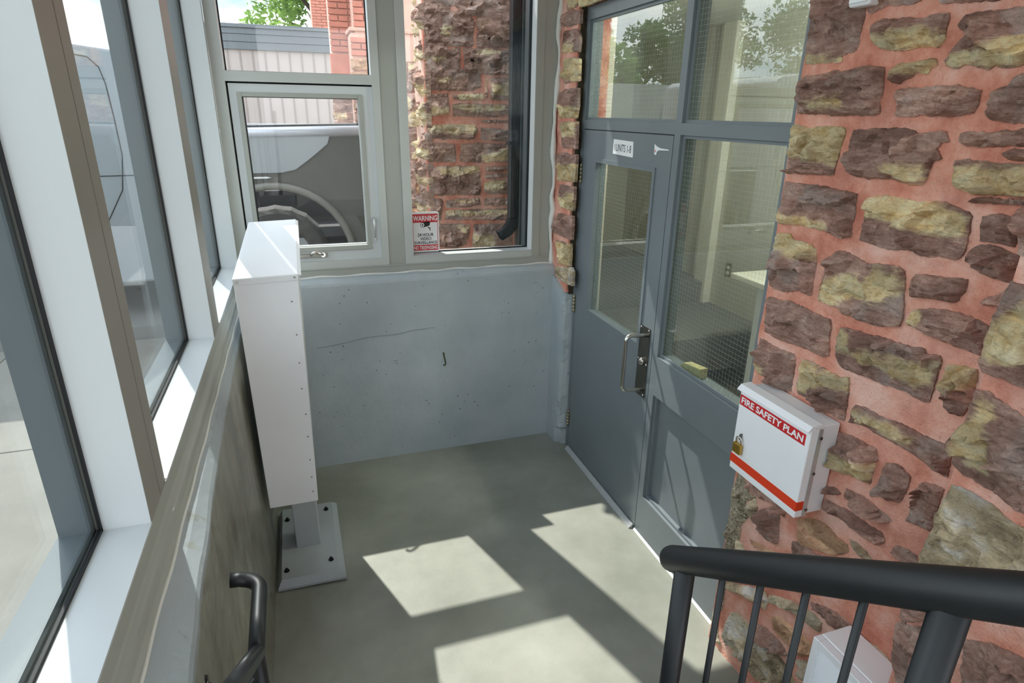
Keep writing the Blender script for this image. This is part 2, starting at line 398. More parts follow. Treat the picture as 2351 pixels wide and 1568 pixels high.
# rough stones ------------------------------------------------------------
_nr = np.random.RandomState(3); _G = _nr.rand(64, 64, 64)
def vnoise(p):
    i = np.floor(p).astype(int); f = p - i; f = f * f * (3 - 2 * f); r = 0
    for dx in (0, 1):
        for dy in (0, 1):
            for dz in (0, 1):
                w = (f[:, 0] if dx else 1 - f[:, 0]) * (f[:, 1] if dy else 1 - f[:, 1]) * (f[:, 2] if dz else 1 - f[:, 2])
                r = r + w * _G[(i[:, 0] + dx) % 64, (i[:, 1] + dy) % 64, (i[:, 2] + dz) % 64]
    return r
def fbm(p, o=4):
    a, s, t = 0.5, 0, 0
    for k in range(o): s = s + a * vnoise(p * 2 ** k + 17 * k); t += a; a *= 0.55
    return s / t
def poly_dist(P, pts):
    d = np.full(len(pts), 1e9); n = len(P)
    for i in range(n):
        a, b = P[i], P[(i + 1) % n]; ab = b - a; L = max(1e-12, ab @ ab)
        t = np.clip(((pts - a) @ ab) / L, 0, 1); d = np.minimum(d, np.hypot(*(pts - a - t[:, None] * ab).T))
    return d
def inside(P, pts):
    r = np.zeros(len(pts), bool); n = len(P)
    for i in range(n):
        (x0, y0), (x1, y1) = P[i], P[(i + 1) % n]
        if y0 == y1: continue
        c = ((y0 > pts[:, 1]) != (y1 > pts[:, 1])) & (pts[:, 0] < (x1 - x0) * (pts[:, 1] - y0) / (y1 - y0) + x0); r ^= c
    return r
def stone(flat, yel, kind, seed, to3, mat, parent, step=0.012, depth=0.02, rough=1.0, back=0.03):
    """one rough-faced stone: flat = outline in mm on the wall plane; to3(a, b, h) -> world point, h towards the viewer's side"""
    rs = np.random.RandomState(seed)
    P = np.array(flat, float).reshape(-1, 2) / 1000
    if len(P) >= 3 and np.cross(np.roll(P, -1, 0) - P, np.roll(P, -2, 0) - P).sum() < 0: P = P[::-1]
    R = []
    for i in range(len(P)):
        a, b = P[i], P[(i + 1) % len(P)]; n = max(1, int(np.hypot(*(b - a)) / (step * 1.1)))
        nn = np.array([-(b - a)[1], (b - a)[0]]) / (np.hypot(*(b - a)) + 1e-9)
        for k in range(n):
            R.append(a + (b - a) * k / n + nn * (rs.uniform(-0.0050, 0.003) if k else 0) * step / 0.012)
    R = np.array(R); lo, hi = R.min(0), R.max(0)
    gx, gy = np.meshgrid(np.arange(lo[0] + step / 2, hi[0], step), np.arange(lo[1] + step / 2, hi[1], step))
    G = np.stack([gx.ravel(), gy.ravel()], 1); G += rs.uniform(-0.3, 0.3, G.shape) * step
    G = G[inside(R, G)]
    if len(G): G = G[poly_dist(R, G) > step * 0.45]
    nb = len(R); V = [Vector(p) for p in R.tolist()] + [Vector(p) for p in G.tolist()]
    vs, es, fs, ov, oe, of = delaunay_2d_cdt(V, [(i, (i + 1) % nb) for i in range(nb)], [], 1, 1e-6)
    pts = np.array([tuple(v) for v in vs]); d = poly_dist(R, pts)
    ext = hi - lo; c = (lo + hi) / 2; q = (pts - c)
    # broken faces: cells of tilted planes with small cliffs between them, under a few larger chisel planes
    h = np.full(len(pts), 1.0); fac = np.zeros(len(pts))
    for k in range(8):
        ang = rs.uniform(0, 6.28); sl = rs.uniform(0.15, 1.1); o = rs.uniform(0.018, 0.050)
        hn = o + sl * (q[:, 0] * math.cos(ang) + q[:, 1] * math.sin(ang)) + 0.02 * (fbm(np.c_[pts * 16, np.full(len(pts), seed * 1.7 + k)], 2) - 0.5)
        h = np.minimum(h, hn)
    h = np.clip(h, -0.004, 0.05) * rough
    wp = pts + 0.02 * np.c_[fbm(np.c_[pts * 22, np.full(len(pts), seed * 1.3)], 3) - 0.5, fbm(np.c_[pts * 22, np.full(len(pts), seed * 4.1)], 3) - 0.5]
    tw = rs.uniform(-0.35, 0.35); wr_ = np.c_[wp[:, 0] * math.cos(tw) + wp[:, 1] * math.sin(tw), -wp[:, 0] * math.sin(tw) + wp[:, 1] * math.cos(tw)]
    for cell, asp, tilt, jump, wt in ((0.085, 1.7, 0.42, 0.016, 0.6), (0.036, 2.0, 0.5, 0.008, 0.4)):
        if kind == 1: asp *= 2.0
        a_ = wr_ / np.array([cell * asp, cell]); lo_, hi_ = a_.min(0) - 1, a_.max(0) + 1
        sd = np.array([(ix + rs.uniform(0.1, 0.9), iy + rs.uniform(0.1, 0.9)) for ix in range(int(lo_[0]), int(hi_[0]) + 1) for iy in range(int(lo_[1]), int(hi_[1]) + 1)])
        D = ((a_[:, None, :] - sd[None]) ** 2).sum(2); n_ = D.argmin(1)
        g_ = rs.uniform(-tilt, tilt, (len(sd), 2)); o_ = rs.uniform(-jump, jump, len(sd)); v_ = rs.rand(len(sd))
        off_ = (a_ - sd[n_]) * np.array([cell * asp, cell])
        h = h + (o_[n_] + (g_[n_] * off_).sum(1)) * rough; fac = fac + wt * v_[n_]
    sc = np.c_[pts[:, 0] * 9, pts[:, 1] * 9, np.full(len(pts), seed * 3.1)]
    h = h + (fbm(sc * 1.5, 5) - 0.5) * 0.030 * rough
    if kind == 1:
        z = pts[:, 1] * 55 + fbm(np.c_[pts[:, 0] * 7, pts[:, 1] * 12, np.full(len(pts), seed * 2.3)], 3) * 5
        h = h * 0.6 + (np.abs((z % 1.0) - 0.5) * 0.026 + (np.abs((z * 0.37 % 1.0) - 0.5)) * 0.030) * rough
    else:
        z = pts[:, 1] * 22 + fbm(np.c_[pts[:, 0] * 6, pts[:, 1] * 9, np.full(len(pts), seed * 2.9)], 3) * 6
        h = h + np.floor(z) % 2 * 0.007 * rough
    h = np.maximum(depth + h * np.clip(d / 0.020, 0, 1) ** 0.75, depth * 0.55); h = np.minimum(h, 0.07)
    edge = d < 1e-5
    h[edge] = depth * rs.uniform(0.25, 0.5, edge.sum())
    tone = np.zeros((len(pts), 4)); tone[:, 1] = rs.rand(); tone[:, 2] = (kind if kind != 1 else 0) / 5.0; tone[:, 3] = fac
    if yel:
        Y = np.array(yel, float).reshape(-1, 2) / 1000; dy = poly_dist(Y, pts); tone[:, 0] = 0.5 + np.where(inside(Y, pts), 1, -1) * np.clip(dy / 0.05, 0, 0.5)
    else: tone[:, 0] = -0.12
    verts = [to3(a, b, hh) for (a, b), hh in zip(pts.tolist(), h.tolist())]
    nv = len(verts); faces = [tuple(f) for f in fs]
    # skirt back into the joint
    cnt = {}
    for f in faces:
        for i in range(3):
            e = (f[i], f[(i + 1) % 3]); cnt[e] = cnt.get(e, 0) + 1
    bd = [e for e in cnt if (e[1], e[0]) not in cnt]; mp = {}
    for a, b in bd:
        for i in (a, b):
            if i not in mp: mp[i] = len(verts); verts.append(to3(pts[i][0], pts[i][1], -back))
        faces.append((b, a, mp[a], mp[b]))
    me = bpy.data.meshes.new('stone'); me.from_pydata(verts, [], faces); me.update()
    at = me.color_attributes.new('tone', 'FLOAT_COLOR', 'POINT'); full = np.zeros((len(verts), 4)); full[:nv] = tone
    inv = {v: k for k, v in mp.items()}
    for j in range(nv, len(verts)): full[j] = tone[inv[j]]
    at.data.foreach_set('color', full.ravel())
    me.polygons.foreach_set('use_smooth', np.zeros(len(me.polygons), bool))
    o = obj('stone', me, mat, parent)
    return o

def rough_face(name, mat, parent, to3, u0, u1, v0, v1, step, amp, freq, seed, depth_back, kind=None, hole=None):
    """a slab whose front is a noisy grid: to3(u, v, h)"""
    nu, nv = max(2, int((u1 - u0) / step)), max(2, int((v1 - v0) / step))
    U, Vv = np.meshgrid(np.linspace(u0, u1, nu + 1), np.linspace(v0, v1, nv + 1), indexing='ij')
    p = np.c_[U.ravel() * freq, Vv.ravel() * freq, np.full(U.size, seed)]
    H = (fbm(p, 4) - 0.5) * amp * 2
    verts = [to3(a, b, h) for a, b, h in zip(U.ravel().tolist(), Vv.ravel().tolist(), H.tolist())]
    idx = lambda i, j: i * (nv + 1) + j
    faces = [(idx(i, j), idx(i + 1, j), idx(i + 1, j + 1), idx(i, j + 1)) for i in range(nu) for j in range(nv)]
    ring = [idx(i, 0) for i in range(nu + 1)] + [idx(nu, j) for j in range(1, nv + 1)] + [idx(i, nv) for i in range(nu - 1, -1, -1)] + [idx(0, j) for j in range(nv - 1, 0, -1)]
    base = len(verts)
    for r in ring:
        a, b = U.ravel()[r], Vv.ravel()[r]; verts.append(to3(a, b, -depth_back))
    n = len(ring)
    for k in range(n): faces.append((ring[(k + 1) % n], ring[k], base + k, base + (k + 1) % n))
    faces.append(tuple(base + k for k in range(n)))
    me = bpy.data.meshes.new(name); me.from_pydata(verts, [], faces); me.update()
    bm = bmesh.new(); bm.from_mesh(me); bpy.data.meshes.remove(me)
    return obj(name, bm, mat, parent, kind)

# ================================================================== THE SETTING
XI, XG, XO = -0.37, -0.467, -0.53          # left glazing: inner face, glass, outer face
YB, YG, YO = 3.70, 3.79, 3.86              # back glazing: inner face, glass, outer face
XD = 1.577                                  # face of the door frame
GZ = 0.60                                   # ground outside

# floor with slight swell, stairs behind
B('floor', 'floor', None, (-0.42, 1.75, -2.6, 3.75, -0.12, 0.0), kind='structure', label='grey-green painted concrete landing floor with sunlit patches')
st = thing('stairs', 'grey concrete steps rising from the landing', None, (0.2, 0.3, 0), kind='structure')
for k in range(3):
    B('step', 'step', st, (-0.29, 0.80, -2.6, 0.95 - 0.29 * k, 0.2 * k, 0.2 * (k + 1)), bev=0.006)

# left knee wall: profile swept along y, its ledge line wandering as it was cast
def left_wall():
    ys = np.linspace(-2.6, 3.75, 128); verts = []; nprof = 0
    for y in ys:
        e = np.interp(y, [-2.6, 0.9, 1.2, 1.9, 2.7, 3.7], [-0.268, -0.272, -0.292, -0.322, -0.336, -0.338])
        n = lambda a, f: float((fbm(np.array([[y * f, a, 3.3]]), 3)[0] - 0.5))
        zt = 1.172 + 0.012 * n(1, 7); e = e + 0.010 * n(2, 9); zc = 1.212
        fl = np.interp(y, [-2.6, 2.2, 3.7], [-0.295, -0.295, -0.300])
        prof = [(-0.53, -0.1), (-0.53, zc), (-0.352, zc), (-0.352 + 0.4 * (e + 0.352), zc - 0.010 + 0.006 * n(3, 11)), (e - 0.006, zt + 0.006), (e, zt - 0.006)]
        for k in range(1, 24):
            t = k / 24; z = zt - 0.006 - t * (zt - 0.0); x = e + (fl - e) * t
            prof.append((x + 0.012 * float(fbm(np.array([[y * 3.5, z * 3.5, 8.8]]), 4)[0] - 0.5), z))
        prof += [(fl, -0.1)]
        nprof = len(prof); verts += [(x, y, z) for x, z in prof]
    faces = [(i * nprof + j, (i + 1) * nprof + j, (i + 1) * nprof + (j + 1) % nprof, i * nprof + (j + 1) % nprof) for i in range(len(ys) - 1) for j in range(nprof)]
    faces += [tuple(range(nprof)), tuple((len(ys) - 1) * nprof + k for k in range(nprof))[::-1]]
    bm = bmesh.new(); V = [bm.verts.new(v) for v in verts]
    for f in faces: bm.faces.new([V[i] for i in f])
    o = obj('wall_left', bm, 'conc_stain', None, 'structure', 'stained grey concrete knee wall under the long left glazing')
    return o
left_wall()

# back knee wall with sloped ledge, and the painted concrete pier stub beside the door
def back_wall():
    bm = bmesh.new(); xs = np.linspace(-0.40, 1.53, 90); P = []
    for x in xs:
        n = lambda a, f: float(fbm(np.array([[x * f, a, 5.1]]), 3)[0] - 0.5)
        pr = [(3.86, -0.1), (3.86, 1.238), (3.70, 1.238), (3.655, 1.228 + 0.008 * n(1, 8)), (3.630, 1.206 + 0.012 * n(2, 10)), (3.627, 1.192)]
        for k in range(1, 22):
            z = 1.192 * (1 - k / 21); pr.append((3.627 + 0.008 * float(fbm(np.array([[x * 4, z * 4, 1.7]]), 4)[0] - 0.5), z))
        pr.append((3.627, -0.1)); P.append([bm.verts.new((x, y, z)) for y, z in pr])
    n = len(P[0])
    for a, b in zip(P, P[1:]):
        for j in range(n): bm.faces.new((a[j], b[j], b[(j + 1) % n], a[(j + 1) % n]))
    bm.faces.new(P[0]); bm.faces.new(P[-1][::-1])
    return obj('wall_back', bm, 'conc_blue', None, 'structure', 'blue-grey painted concrete knee wall below the back windows')
wb = back_wall()
def stub():
    bm = bmesh.new(); rows = []
    zs = np.linspace(0, 1, 40)
    for t in zs:
        ring = []
        for k, (x, y) in enumerate([(1.70, 3.66), (1.513, 3.66), (1.513, 3.60), (1.513, 3.54), (1.514, 3.49), (1.518, 3.455), (1.53, 3.432), (1.56, 3.425), (1.70, 3.425)]):
            top = np.interp(y, [3.425, 3.60, 3.66], [1.085, 1.165, 1.175]); z = t * top
            a = 0.014 if k in (5, 6, 7) else (0.004 if k in (2, 3, 4) else 0)
            q = float(fbm(np.array([[z * 14, k * 3.7, 2.2]]), 3)[0] - 0.5) * 2
            chip = (0.02 if z < 0.12 else 0.0) if k in (5, 6, 7) else 0
            ring.append(bm.verts.new((x + a * q + chip, y + a * 0.8 * q + chip, z)))
        rows.append(ring)
    n = len(rows[0])
    for a, b in zip(rows, rows[1:]):
        for j in range(n): bm.faces.new((a[j], a[(j + 1) % n], b[(j + 1) % n], b[j]))
    bm.faces.new(rows[0][::-1]); bm.faces.new(rows[-1])
    return obj('pier_stub', bm, 'conc_blue', wb)
stub()

# right wall: salmon mortar with each stone a part
to_w = lambda y, z, h: (1.522 - h, y, z)
wr = rough_face('wall_right', 'mortar', None, to_w, 0.80, 1.688, 0.0, 3.25, 0.02, 0.010, 7, 4.4, 0.20, 'structure')
wr['label'] = 'rough sandstone wall with salmon mortar beside the door'
to_n = lambda y, z, h: (1.382 - h, y, z)
to_r = lambda y, z, h: (1.531 - h, y, z)
rough_face('mortar_bed', 'mortar', wr, to_n, -0.30, 0.838, 0.0, 3.25, 0.025, 0.010, 7, 9.4, 0.30)
rough_face('mortar_bed', 'mortar', wr, to_r, 3.438, 3.715, 1.10, 3.25, 0.016, 0.007, 9, 6.4, 0.20)
rough_face('mortar_bed', 'mortar', wr, to_r, 1.66, 3.66, 2.715, 3.25, 0.02, 0.007, 9, 2.4, 0.20)
B('mortar_bed', 'mortar', wr, (1.385, 1.70, 0.815, 0.84, 0, 3.25))
WALL_STONES=[(0,[1705,2564,1493,2528,1490,2451,1484,2418,1488,2382,1486,2352,1499,2334,1539,2331,1537,2311,1678,2315,1685,2346,1687,2388,1689,2442],[1690,2337,1532,2328,1526,2304,1684,2310]),(0,[1487,2527,1337,2501,1322,2438,1356,2434,1417,2440,1442,2435,1467,2426,1478,2434],0),(0,[1452,2400,1430,2409,1353,2405,1300,2398,1266,2403,1237,2402,1232,2389,1234,2374,1230,2345,1240,2326,1291,2332,1323,2327,1378,2331,1417,2340,1439,2352,1450,2380],[1455,2380,1224,2363,1211,2314,1442,2332]),(0,[1204,2371,1189,2392,1145,2394,1090,2391,1033,2393,999,2279,1029,2276,1073,2271,1090,2279,1106,2268,1140,2279,1165,2284,1191,2275,1209,2283,1217,2296,1210,2311,1195,2331,1180,2351],[1192,2306,1137,2326,1015,2335,997,2272,1121,2269,1209,2277]),(0,[1304,2495,1049,2451,1036,2406,1095,2410,1182,2417,1263,2425],0),(1,[1673,2281,1616,2284,1560,2292,1510,2285,1461,2298,1421,2295,1388,2291,1383,2275,1378,2241,1381,2204,1373,2174,1399,2167,1468,2169,1522,2166,1588,2171,1679,2173,1682,2202,1685,2241,1677,2270],[1630,2206,1482,2223,1474,2191,1611,2182]),(0,[1354,2287,1339,2298,1300,2296,1273,2300,1242,2301,1236,2288,1249,2280,1253,2268,1288,2270,1299,2259,1322,2254,1330,2246,1349,2249,1353,2271],[1365,2302,1234,2303,1223,2265,1353,2273]),(1,[1332,2232,1308,2235,1242,2237,1199,2240,1160,2237,1109,2226,1109,2212,1110,2186,1114,2175,1134,2172,1174,2167,1242,2171,1279,2164,1320,2168,1325,2174,1322,2195],0),(1,[1078,2225,1065,2232,1037,2234,1036,2255,994,2262,963,2156,990,2157,1033,2156,1072,2163,1079,2176,1084,2197,1081,2215],0),(0,[1678,2140,1626,2131,1546,2136,1483,2135,1476,2130,1476,2105,1483,2072,1487,2039,1489,2024,1490,2000,1538,1996,1585,1994,1679,1988,1683,2020,1685,2076],[1717,2147,1474,2146,1467,2073,1489,2036,1574,2033,1692,2042]),(0,[1446,2129,1401,2132,1327,2137,1277,2138,1245,2127,1209,2132,1183,2136,1169,2133,1154,2110,1175,2107,1185,2093,1172,2078,1165,2070,1185,2063,1189,2044,1194,2011,1201,2000,1225,1999,1271,2005,1292,2008,1355,2001,1401,2002,1424,2011,1444,2028,1450,2046,1450,2074,1450,2111],[1304,2031,1257,2047,1211,2055,1190,2065,1194,2019,1207,2007,1257,2009]),(1,[1130,2130,1112,2136,1071,2134,1039,2139,986,2144,960,2146,949,2106,976,2108,1008,2108,1055,2104,1110,2101,1131,2111],0),(0,[1126,2069,1106,2072,1065,2071,1034,2070,1012,2070,939,2072,920,2007,945,2002,988,2001,1033,1997,1068,1995,1113,2007,1117,2023,1121,2046],[1142,2052,1063,2064,935,2069,915,2001,1121,1974]),(1,[1009,2099,992,2102,949,2106,940,2077,968,2078,1003,2078,1010,2088],0),(0,[1680,1962,1628,1962,1557,1964,1477,1963,1426,1959,1390,1958,1388,1926,1382,1893,1385,1869,1379,1835,1416,1821,1463,1830,1477,1833,1525,1835,1596,1833,1678,1825,1686,1869,1683,1924],[1690,1871,1604,1864,1546,1863,1483,1857,1469,1839,1595,1828,1682,1819]),(0,[1338,1955,1302,1964,1244,1963,1199,1960,1172,1963,1128,1969,1096,1961,1062,1954,1051,1944,1049,1920,1048,1896,1046,1873,1048,1852,1061,1836,1100,1836,1144,1827,1195,1834,1243,1824,1281,1825,1333,1829,1351,1831,1350,1850,1348,1884,1345,1918],[1352,1902,1334,1961,1164,1969,1046,1945,1049,1898,1117,1882,1189,1888,1296,1902]),(1,[1061,1986,1031,1991,986,1993,943,1995,940,1983,983,1981,1027,1979,1062,1976],0),(1,[1026,1948,1009,1956,980,1959,943,1957,939,1932,938,1902,939,1892,965,1893,1003,1893,1018,1890,1024,1917],0),(1,[939,1965,908,1966,890,1904,926,1897,933,1933],0),(0,[1677,1793,1620,1801,1601,1785,1527,1783,1500,1773,1491,1748,1489,1700,1487,1663,1485,1627,1503,1625,1533,1628,1561,1621,1597,1608,1644,1604,1676,1613,1684,1665,1682,1730],[1698,1795,1607,1809,1492,1780,1489,1743,1558,1733,1622,1748,1689,1725]),(0,[1420,1784,1383,1789,1339,1781,1313,1772,1264,1779,1213,1786,1190,1777,1180,1748,1177,1720,1167,1690,1162,1654,1165,1627,1199,1615,1252,1605,1287,1604,1313,1611,1336,1604,1378,1618,1417,1617,1451,1618,1458,1632,1457,1670,1453,1709,1441,1764],[1454,1682,1379,1722,1282,1716,1283,1765,1194,1772,1177,1720,1228,1682,1293,1673,1384,1642,1418,1622,1453,1623]),(0,[1029,1869,1013,1884,979,1887,959,1883,919,1873,916,1850,924,1814,954,1814,995,1820,1021,1826],0),(1,[1155,1777,1119,1783,1062,1791,1021,1797,1018,1773,1033,1734,1067,1729,1125,1721,1158,1716,1160,1748],0),(0,[970,1761,950,1775,932,1792,911,1794,921,1751,975,1749],0),(0,[1139,1680,1113,1693,1061,1708,1009,1711,972,1710,942,1703,936,1667,936,1628,973,1628,1017,1629,1068,1634,1113,1641,1139,1643,1143,1660],[1154,1680,1118,1693,1102,1654,1136,1634]),(0,[1670,1570,1597,1576,1568,1584,1506,1579,1448,1575,1396,1574,1388,1555,1383,1507,1371,1461,1402,1449,1453,1453,1519,1447,1573,1439,1632,1443,1662,1445,1669,1493],0),(0,[1351,1562,1315,1569,1256,1573,1212,1579,1148,1582,1113,1585,1081,1592,1073,1581,1038,1590,1027,1575,1029,1542,1029,1490,1030,1460,1058,1456,1105,1460,1156,1453,1224,1450,1271,1446,1314,1445,1337,1458,1342,1489,1346,1531],[1348,1552,1300,1558,1277,1519,1235,1540,1129,1550,1071,1558,1032,1569,1035,1511,1072,1490,1124,1492,1222,1488,1334,1498]),(0,[1677,1415,1633,1412,1574,1408,1511,1414,1500,1400,1496,1353,1492,1284,1534,1274,1568,1278,1630,1284,1672,1293,1676,1331,1677,1376],[1692,1318,1647,1323,1612,1285,1682,1276]),(0,[1472,1411,1423,1418,1366,1413,1313,1412,1284,1424,1275,1390,1271,1352,1267,1283,1299,1281,1363,1291,1407,1295,1466,1292,1473,1320,1470,1370],[1487,1411,1278,1427,1272,1380,1354,1366,1406,1349,1431,1302,1472,1283]),(0,[1011,1575,979,1585,939,1593,933,1573,929,1530,932,1497,940,1465,969,1456,991,1464,999,1498,1006,1542],[1019,1574,932,1600,931,1552,1002,1511]),(1,[1240,1353,1206,1361,1159,1357,1100,1365,1039,1366,986,1369,940,1370,937,1342,932,1290,966,1295,1011,1299,1062,1301,1116,1303,1150,1302,1197,1304,1244,1294,1246,1325],[1243,1337,1185,1349,1034,1348,1042,1323,1120,1317,1227,1323]),(0,[1276,1243,1228,1254,1185,1255,1143,1255,1132,1234,1133,1194,1132,1143,1179,1137,1227,1126,1272,1122,1278,1173],[1275,1187,1216,1185,1137,1209,1130,1138,1271,1117]),(0,[1101,1234,1066,1247,1025,1234,1023,1202,1028,1163,1035,1142,1075,1126,1096,1134,1104,1177],0),(0,[1621,847,1556,860,1474,870,1420,882,1418,823,1467,843,1547,821,1610,819],0),(2,[1605,757,1562,807,1544,770,1540,712,1567,711],0),(0,[1539,766,1515,794,1476,810,1440,815,1428,762,1422,704,1450,697,1493,700,1533,699],0),(2,[1622,574,1598,577,1570,560,1521,591,1524,521,1584,495,1627,508],0),(3,[1556,623,1489,645,1410,671,1359,691,1309,676,1341,650,1402,635,1467,626,1536,616],0),(3,[1356,867,1299,901,1248,919,1199,905,1156,908,1144,887,1168,856,1205,826,1274,798,1319,776,1345,790,1350,826],[1354,829,1321,814,1248,837,1166,851,1272,793,1350,780]),(0,[1361,764,1307,786,1271,787,1221,808,1158,845,1121,869,1079,867,1039,865,1074,847,1139,793,1177,767,1261,717,1324,705,1352,724],0),(0,[1274,1047,1245,1060,1218,1054,1227,1042,1262,1025],0),(0,[1204,1083,1161,1091,1115,1093,1075,1087,1039,1080,1048,1063,1086,1046,1126,1047,1161,1046,1205,1053],0),(1,[1269,1002,1225,1008,1178,1017,1136,1017,1096,1017,1058,1022,1044,999,1057,978,1101,973,1155,974,1209,971,1267,967],0),(0,[990,1238,961,1251,931,1254,932,1211,933,1166,934,1119,952,1117,980,1112,1004,1103,998,1146,997,1193],0),(0,[1013,1012,981,1026,948,1030,937,1001,963,980,993,978,1021,983],0),(0,[1017,930,988,937,954,944,938,923,960,893,993,899],0),(2,[1158,928,1120,935,1090,930,1066,914,1077,904,1114,910],0),(4,[1633,351,1546,410,1433,477,1410,453,1415,402,1467,393,1537,370,1607,324],0),(4,[1587,235,1553,266,1477,273,1396,281,1318,282,1250,270,1211,237,1274,165,1395,78,1472,79,1564,79,1605,72],0),(0,[1448,309,1399,333,1323,338,1271,323,1304,289,1369,277,1421,272],0),(3,[1381,404,1347,436,1276,444,1191,464,1177,436,1203,394,1241,362,1303,358,1364,367],0),(2,[1415,478,1357,515,1301,544,1218,572,1175,571,1178,526,1234,521,1292,509,1349,479,1401,453],0),(0,[1239,600,1190,631,1141,650,1085,657,1045,644,1092,611,1154,597,1207,588],0),(2,[1022,648,985,660,940,657,913,637,927,609,972,611,1010,622],0),(4,[1237,344,1186,383,1121,410,1055,413,1151,304,1204,305],0),(5,[1674,853,1622,842,1608,812,1562,809,1610,757,1576,712,1614,648,1609,583,1630,544,1627,461,1640,357,1633,201,1688,150,1680,33,1601,31,1629,57,1658,169,1654,275,1671,425,1679,538,1681,706,1683,786],0)]
NEAR_STONES=[(0,[841,1849,772,1842,699,1646,751,1642,796,1645,841,1641,854,1656,853,1696,853,1749,850,1788],[859,1744,780,1816,719,1703,803,1669,851,1677]),(0,[863,1996,804,2004,775,1905,843,1904],0),(0,[844,1598,820,1607,803,1598,734,1584,679,1575,620,1377,668,1388,775,1397,822,1398,845,1407,848,1506],[831,1594,799,1584,759,1491,761,1423,812,1418,837,1533]),(4,[833,1360,804,1366,753,1366,698,1352,650,1349,618,1342,598,1275,638,1253,639,1226,652,1155,686,1130,734,1103,790,1091,852,1107,852,1170,844,1241,840,1303],[851,1208,775,1251,715,1232,648,1278,652,1155,735,1106,846,1111]),(0,[855,1079,829,1081,790,1076,754,1079,712,1094,682,1114,738,1047,821,952,851,929],0),(0,[861,914,805,958,730,1020,709,917,752,796,810,740,849,811],0),(0,[705,1015,647,1055,586,1073,541,1081,529,1037,673,871],0),(0,[647,1262,595,1265,574,1193,643,1159],0)]
PIER_STONES=[(0,[910,2844,942,2861,1097,2876,1100,2846,1090,2789,1002,2782,911,2782,906,2819],0),(0,[1124,2877,1168,2940,1542,2965,1545,2810,1474,2796,1370,2787,1273,2789,1142,2787,1149,2823,1126,2847],0),(0,[913,2923,1093,2935,1095,2888,942,2873,911,2859],0),(1,[906,2739,990,2756,1072,2765,1154,2770,1261,2771,1267,2732,1260,2664,1093,2651,912,2647],[966,2732,1117,2709,1099,2651,987,2651]),(0,[1285,2764,1394,2773,1545,2781,1546,2712,1425,2704,1285,2694],[1273,2769,1598,2787,1599,2734,1273,2714]),(1,[1291,2665,1333,2675,1547,2683,1548,2618,1382,2616,1296,2615],0),(1,[1104,2630,1188,2637,1266,2632,1263,2603,1175,2605,1101,2601],0),(0,[911,2621,986,2627,1071,2624,1076,2545,1074,2460,993,2457,917,2459],[907,2512,1078,2513,1077,2454,905,2454]),(0,[1103,2580,1163,2586,1165,2527,1155,2462,1110,2463],0),(1,[1184,2586,1272,2585,1395,2593,1548,2586,1550,2493,1395,2482,1186,2482],[1253,2552,1333,2587,1457,2582,1451,2555,1272,2539]),(0,[927,2428,1064,2443,1210,2448,1305,2451,1308,2385,1311,2330,1227,2306,1061,2302,935,2301,914,2368],[979,2381,1087,2379,1062,2346,984,2354]),(1,[1339,2447,1551,2454,1551,2426,1396,2418,1342,2419],0),(3,[1340,2386,1364,2393,1361,2326,1352,2258,1336,2252,1342,2314],0),(0,[1386,2393,1551,2404,1554,2251,1447,2243,1387,2253],[1383,2354,1607,2377,1609,2281,1383,2287]),(0,[916,2276,1067,2285,1072,2219,1073,2146,972,2133,912,2135],[908,2194,1077,2185,1076,2135,906,2144]),(0,[1097,2269,1171,2282,1326,2291,1333,2252,1183,2241,1109,2247],[1134,2281,1333,2297,1333,2246,1139,2242]),(1,[1099,2214,1170,2221,1333,2218,1554,2216,1555,2147,1384,2130,1194,2131,1097,2135],[1096,2203,1499,2215,1461,2169,1207,2165]),(1,[1301,2103,1397,2110,1556,2109,1556,2091,1333,2089],0),(0,[909,2061,974,2074,1266,2076,1280,2052,1276,2014,1252,1974,1077,1973,906,1976],[903,2079,1287,2083,1280,2014,1105,2020,901,2025]),(0,[1310,2058,1558,2041,1559,1962,1417,1961,1310,1971],0),(1,[912,1946,1004,1949,1113,1942,1119,1883,1118,1813,1013,1811,907,1815],0),(0,[1157,1939,1272,1949,1560,1933,1562,1809,1334,1808,1148,1816],[1306,1857,1516,1920,1525,1810,1341,1811]),(0,[913,1771,1033,1786,1292,1780,1303,1741,1309,1649,1305,1569,1131,1574,913,1572,906,1670],[986,1777,1292,1780,1299,1741,1099,1718,998,1719]),(1,[1341,1779,1562,1783,1563,1744,1341,1740],0),(1,[1341,1727,1563,1727,1564,1694,1341,1688],0),(0,[1337,1661,1433,1679,1564,1684,1566,1569,1412,1570,1337,1582],[1327,1675,1483,1685,1491,1605,1334,1602]),(1,[1041,1536,1165,1546,1298,1543,1305,1495,1206,1478,1039,1480],[1068,1536,1291,1536,1164,1506]),(1,[1337,1548,1566,1542,1567,1487,1413,1482,1337,1491],0),(0,[912,1559,1007,1544,1009,1491,996,1385,975,1385,907,1395],0),(1,[1032,1457,1206,1461,1568,1453,1569,1370,1262,1378,1020,1390],[1025,1457,1515,1455,1515,1420,1163,1419,1024,1430]),(0,[906,1361,1092,1360,1219,1349,1218,1287,1189,1190,1089,1168,900,1191],[1127,1332,1219,1321,1161,1275]),(0,[1251,1347,1509,1344,1570,1335,1572,1157,1348,1161,1239,1174],[1247,1271,1414,1243,1422,1164,1239,1181]),(0,[899,1164,1160,1150,1158,1036,896,1052],0),(0,[1188,1141,1573,1121,1575,1011,1187,1035],0)]
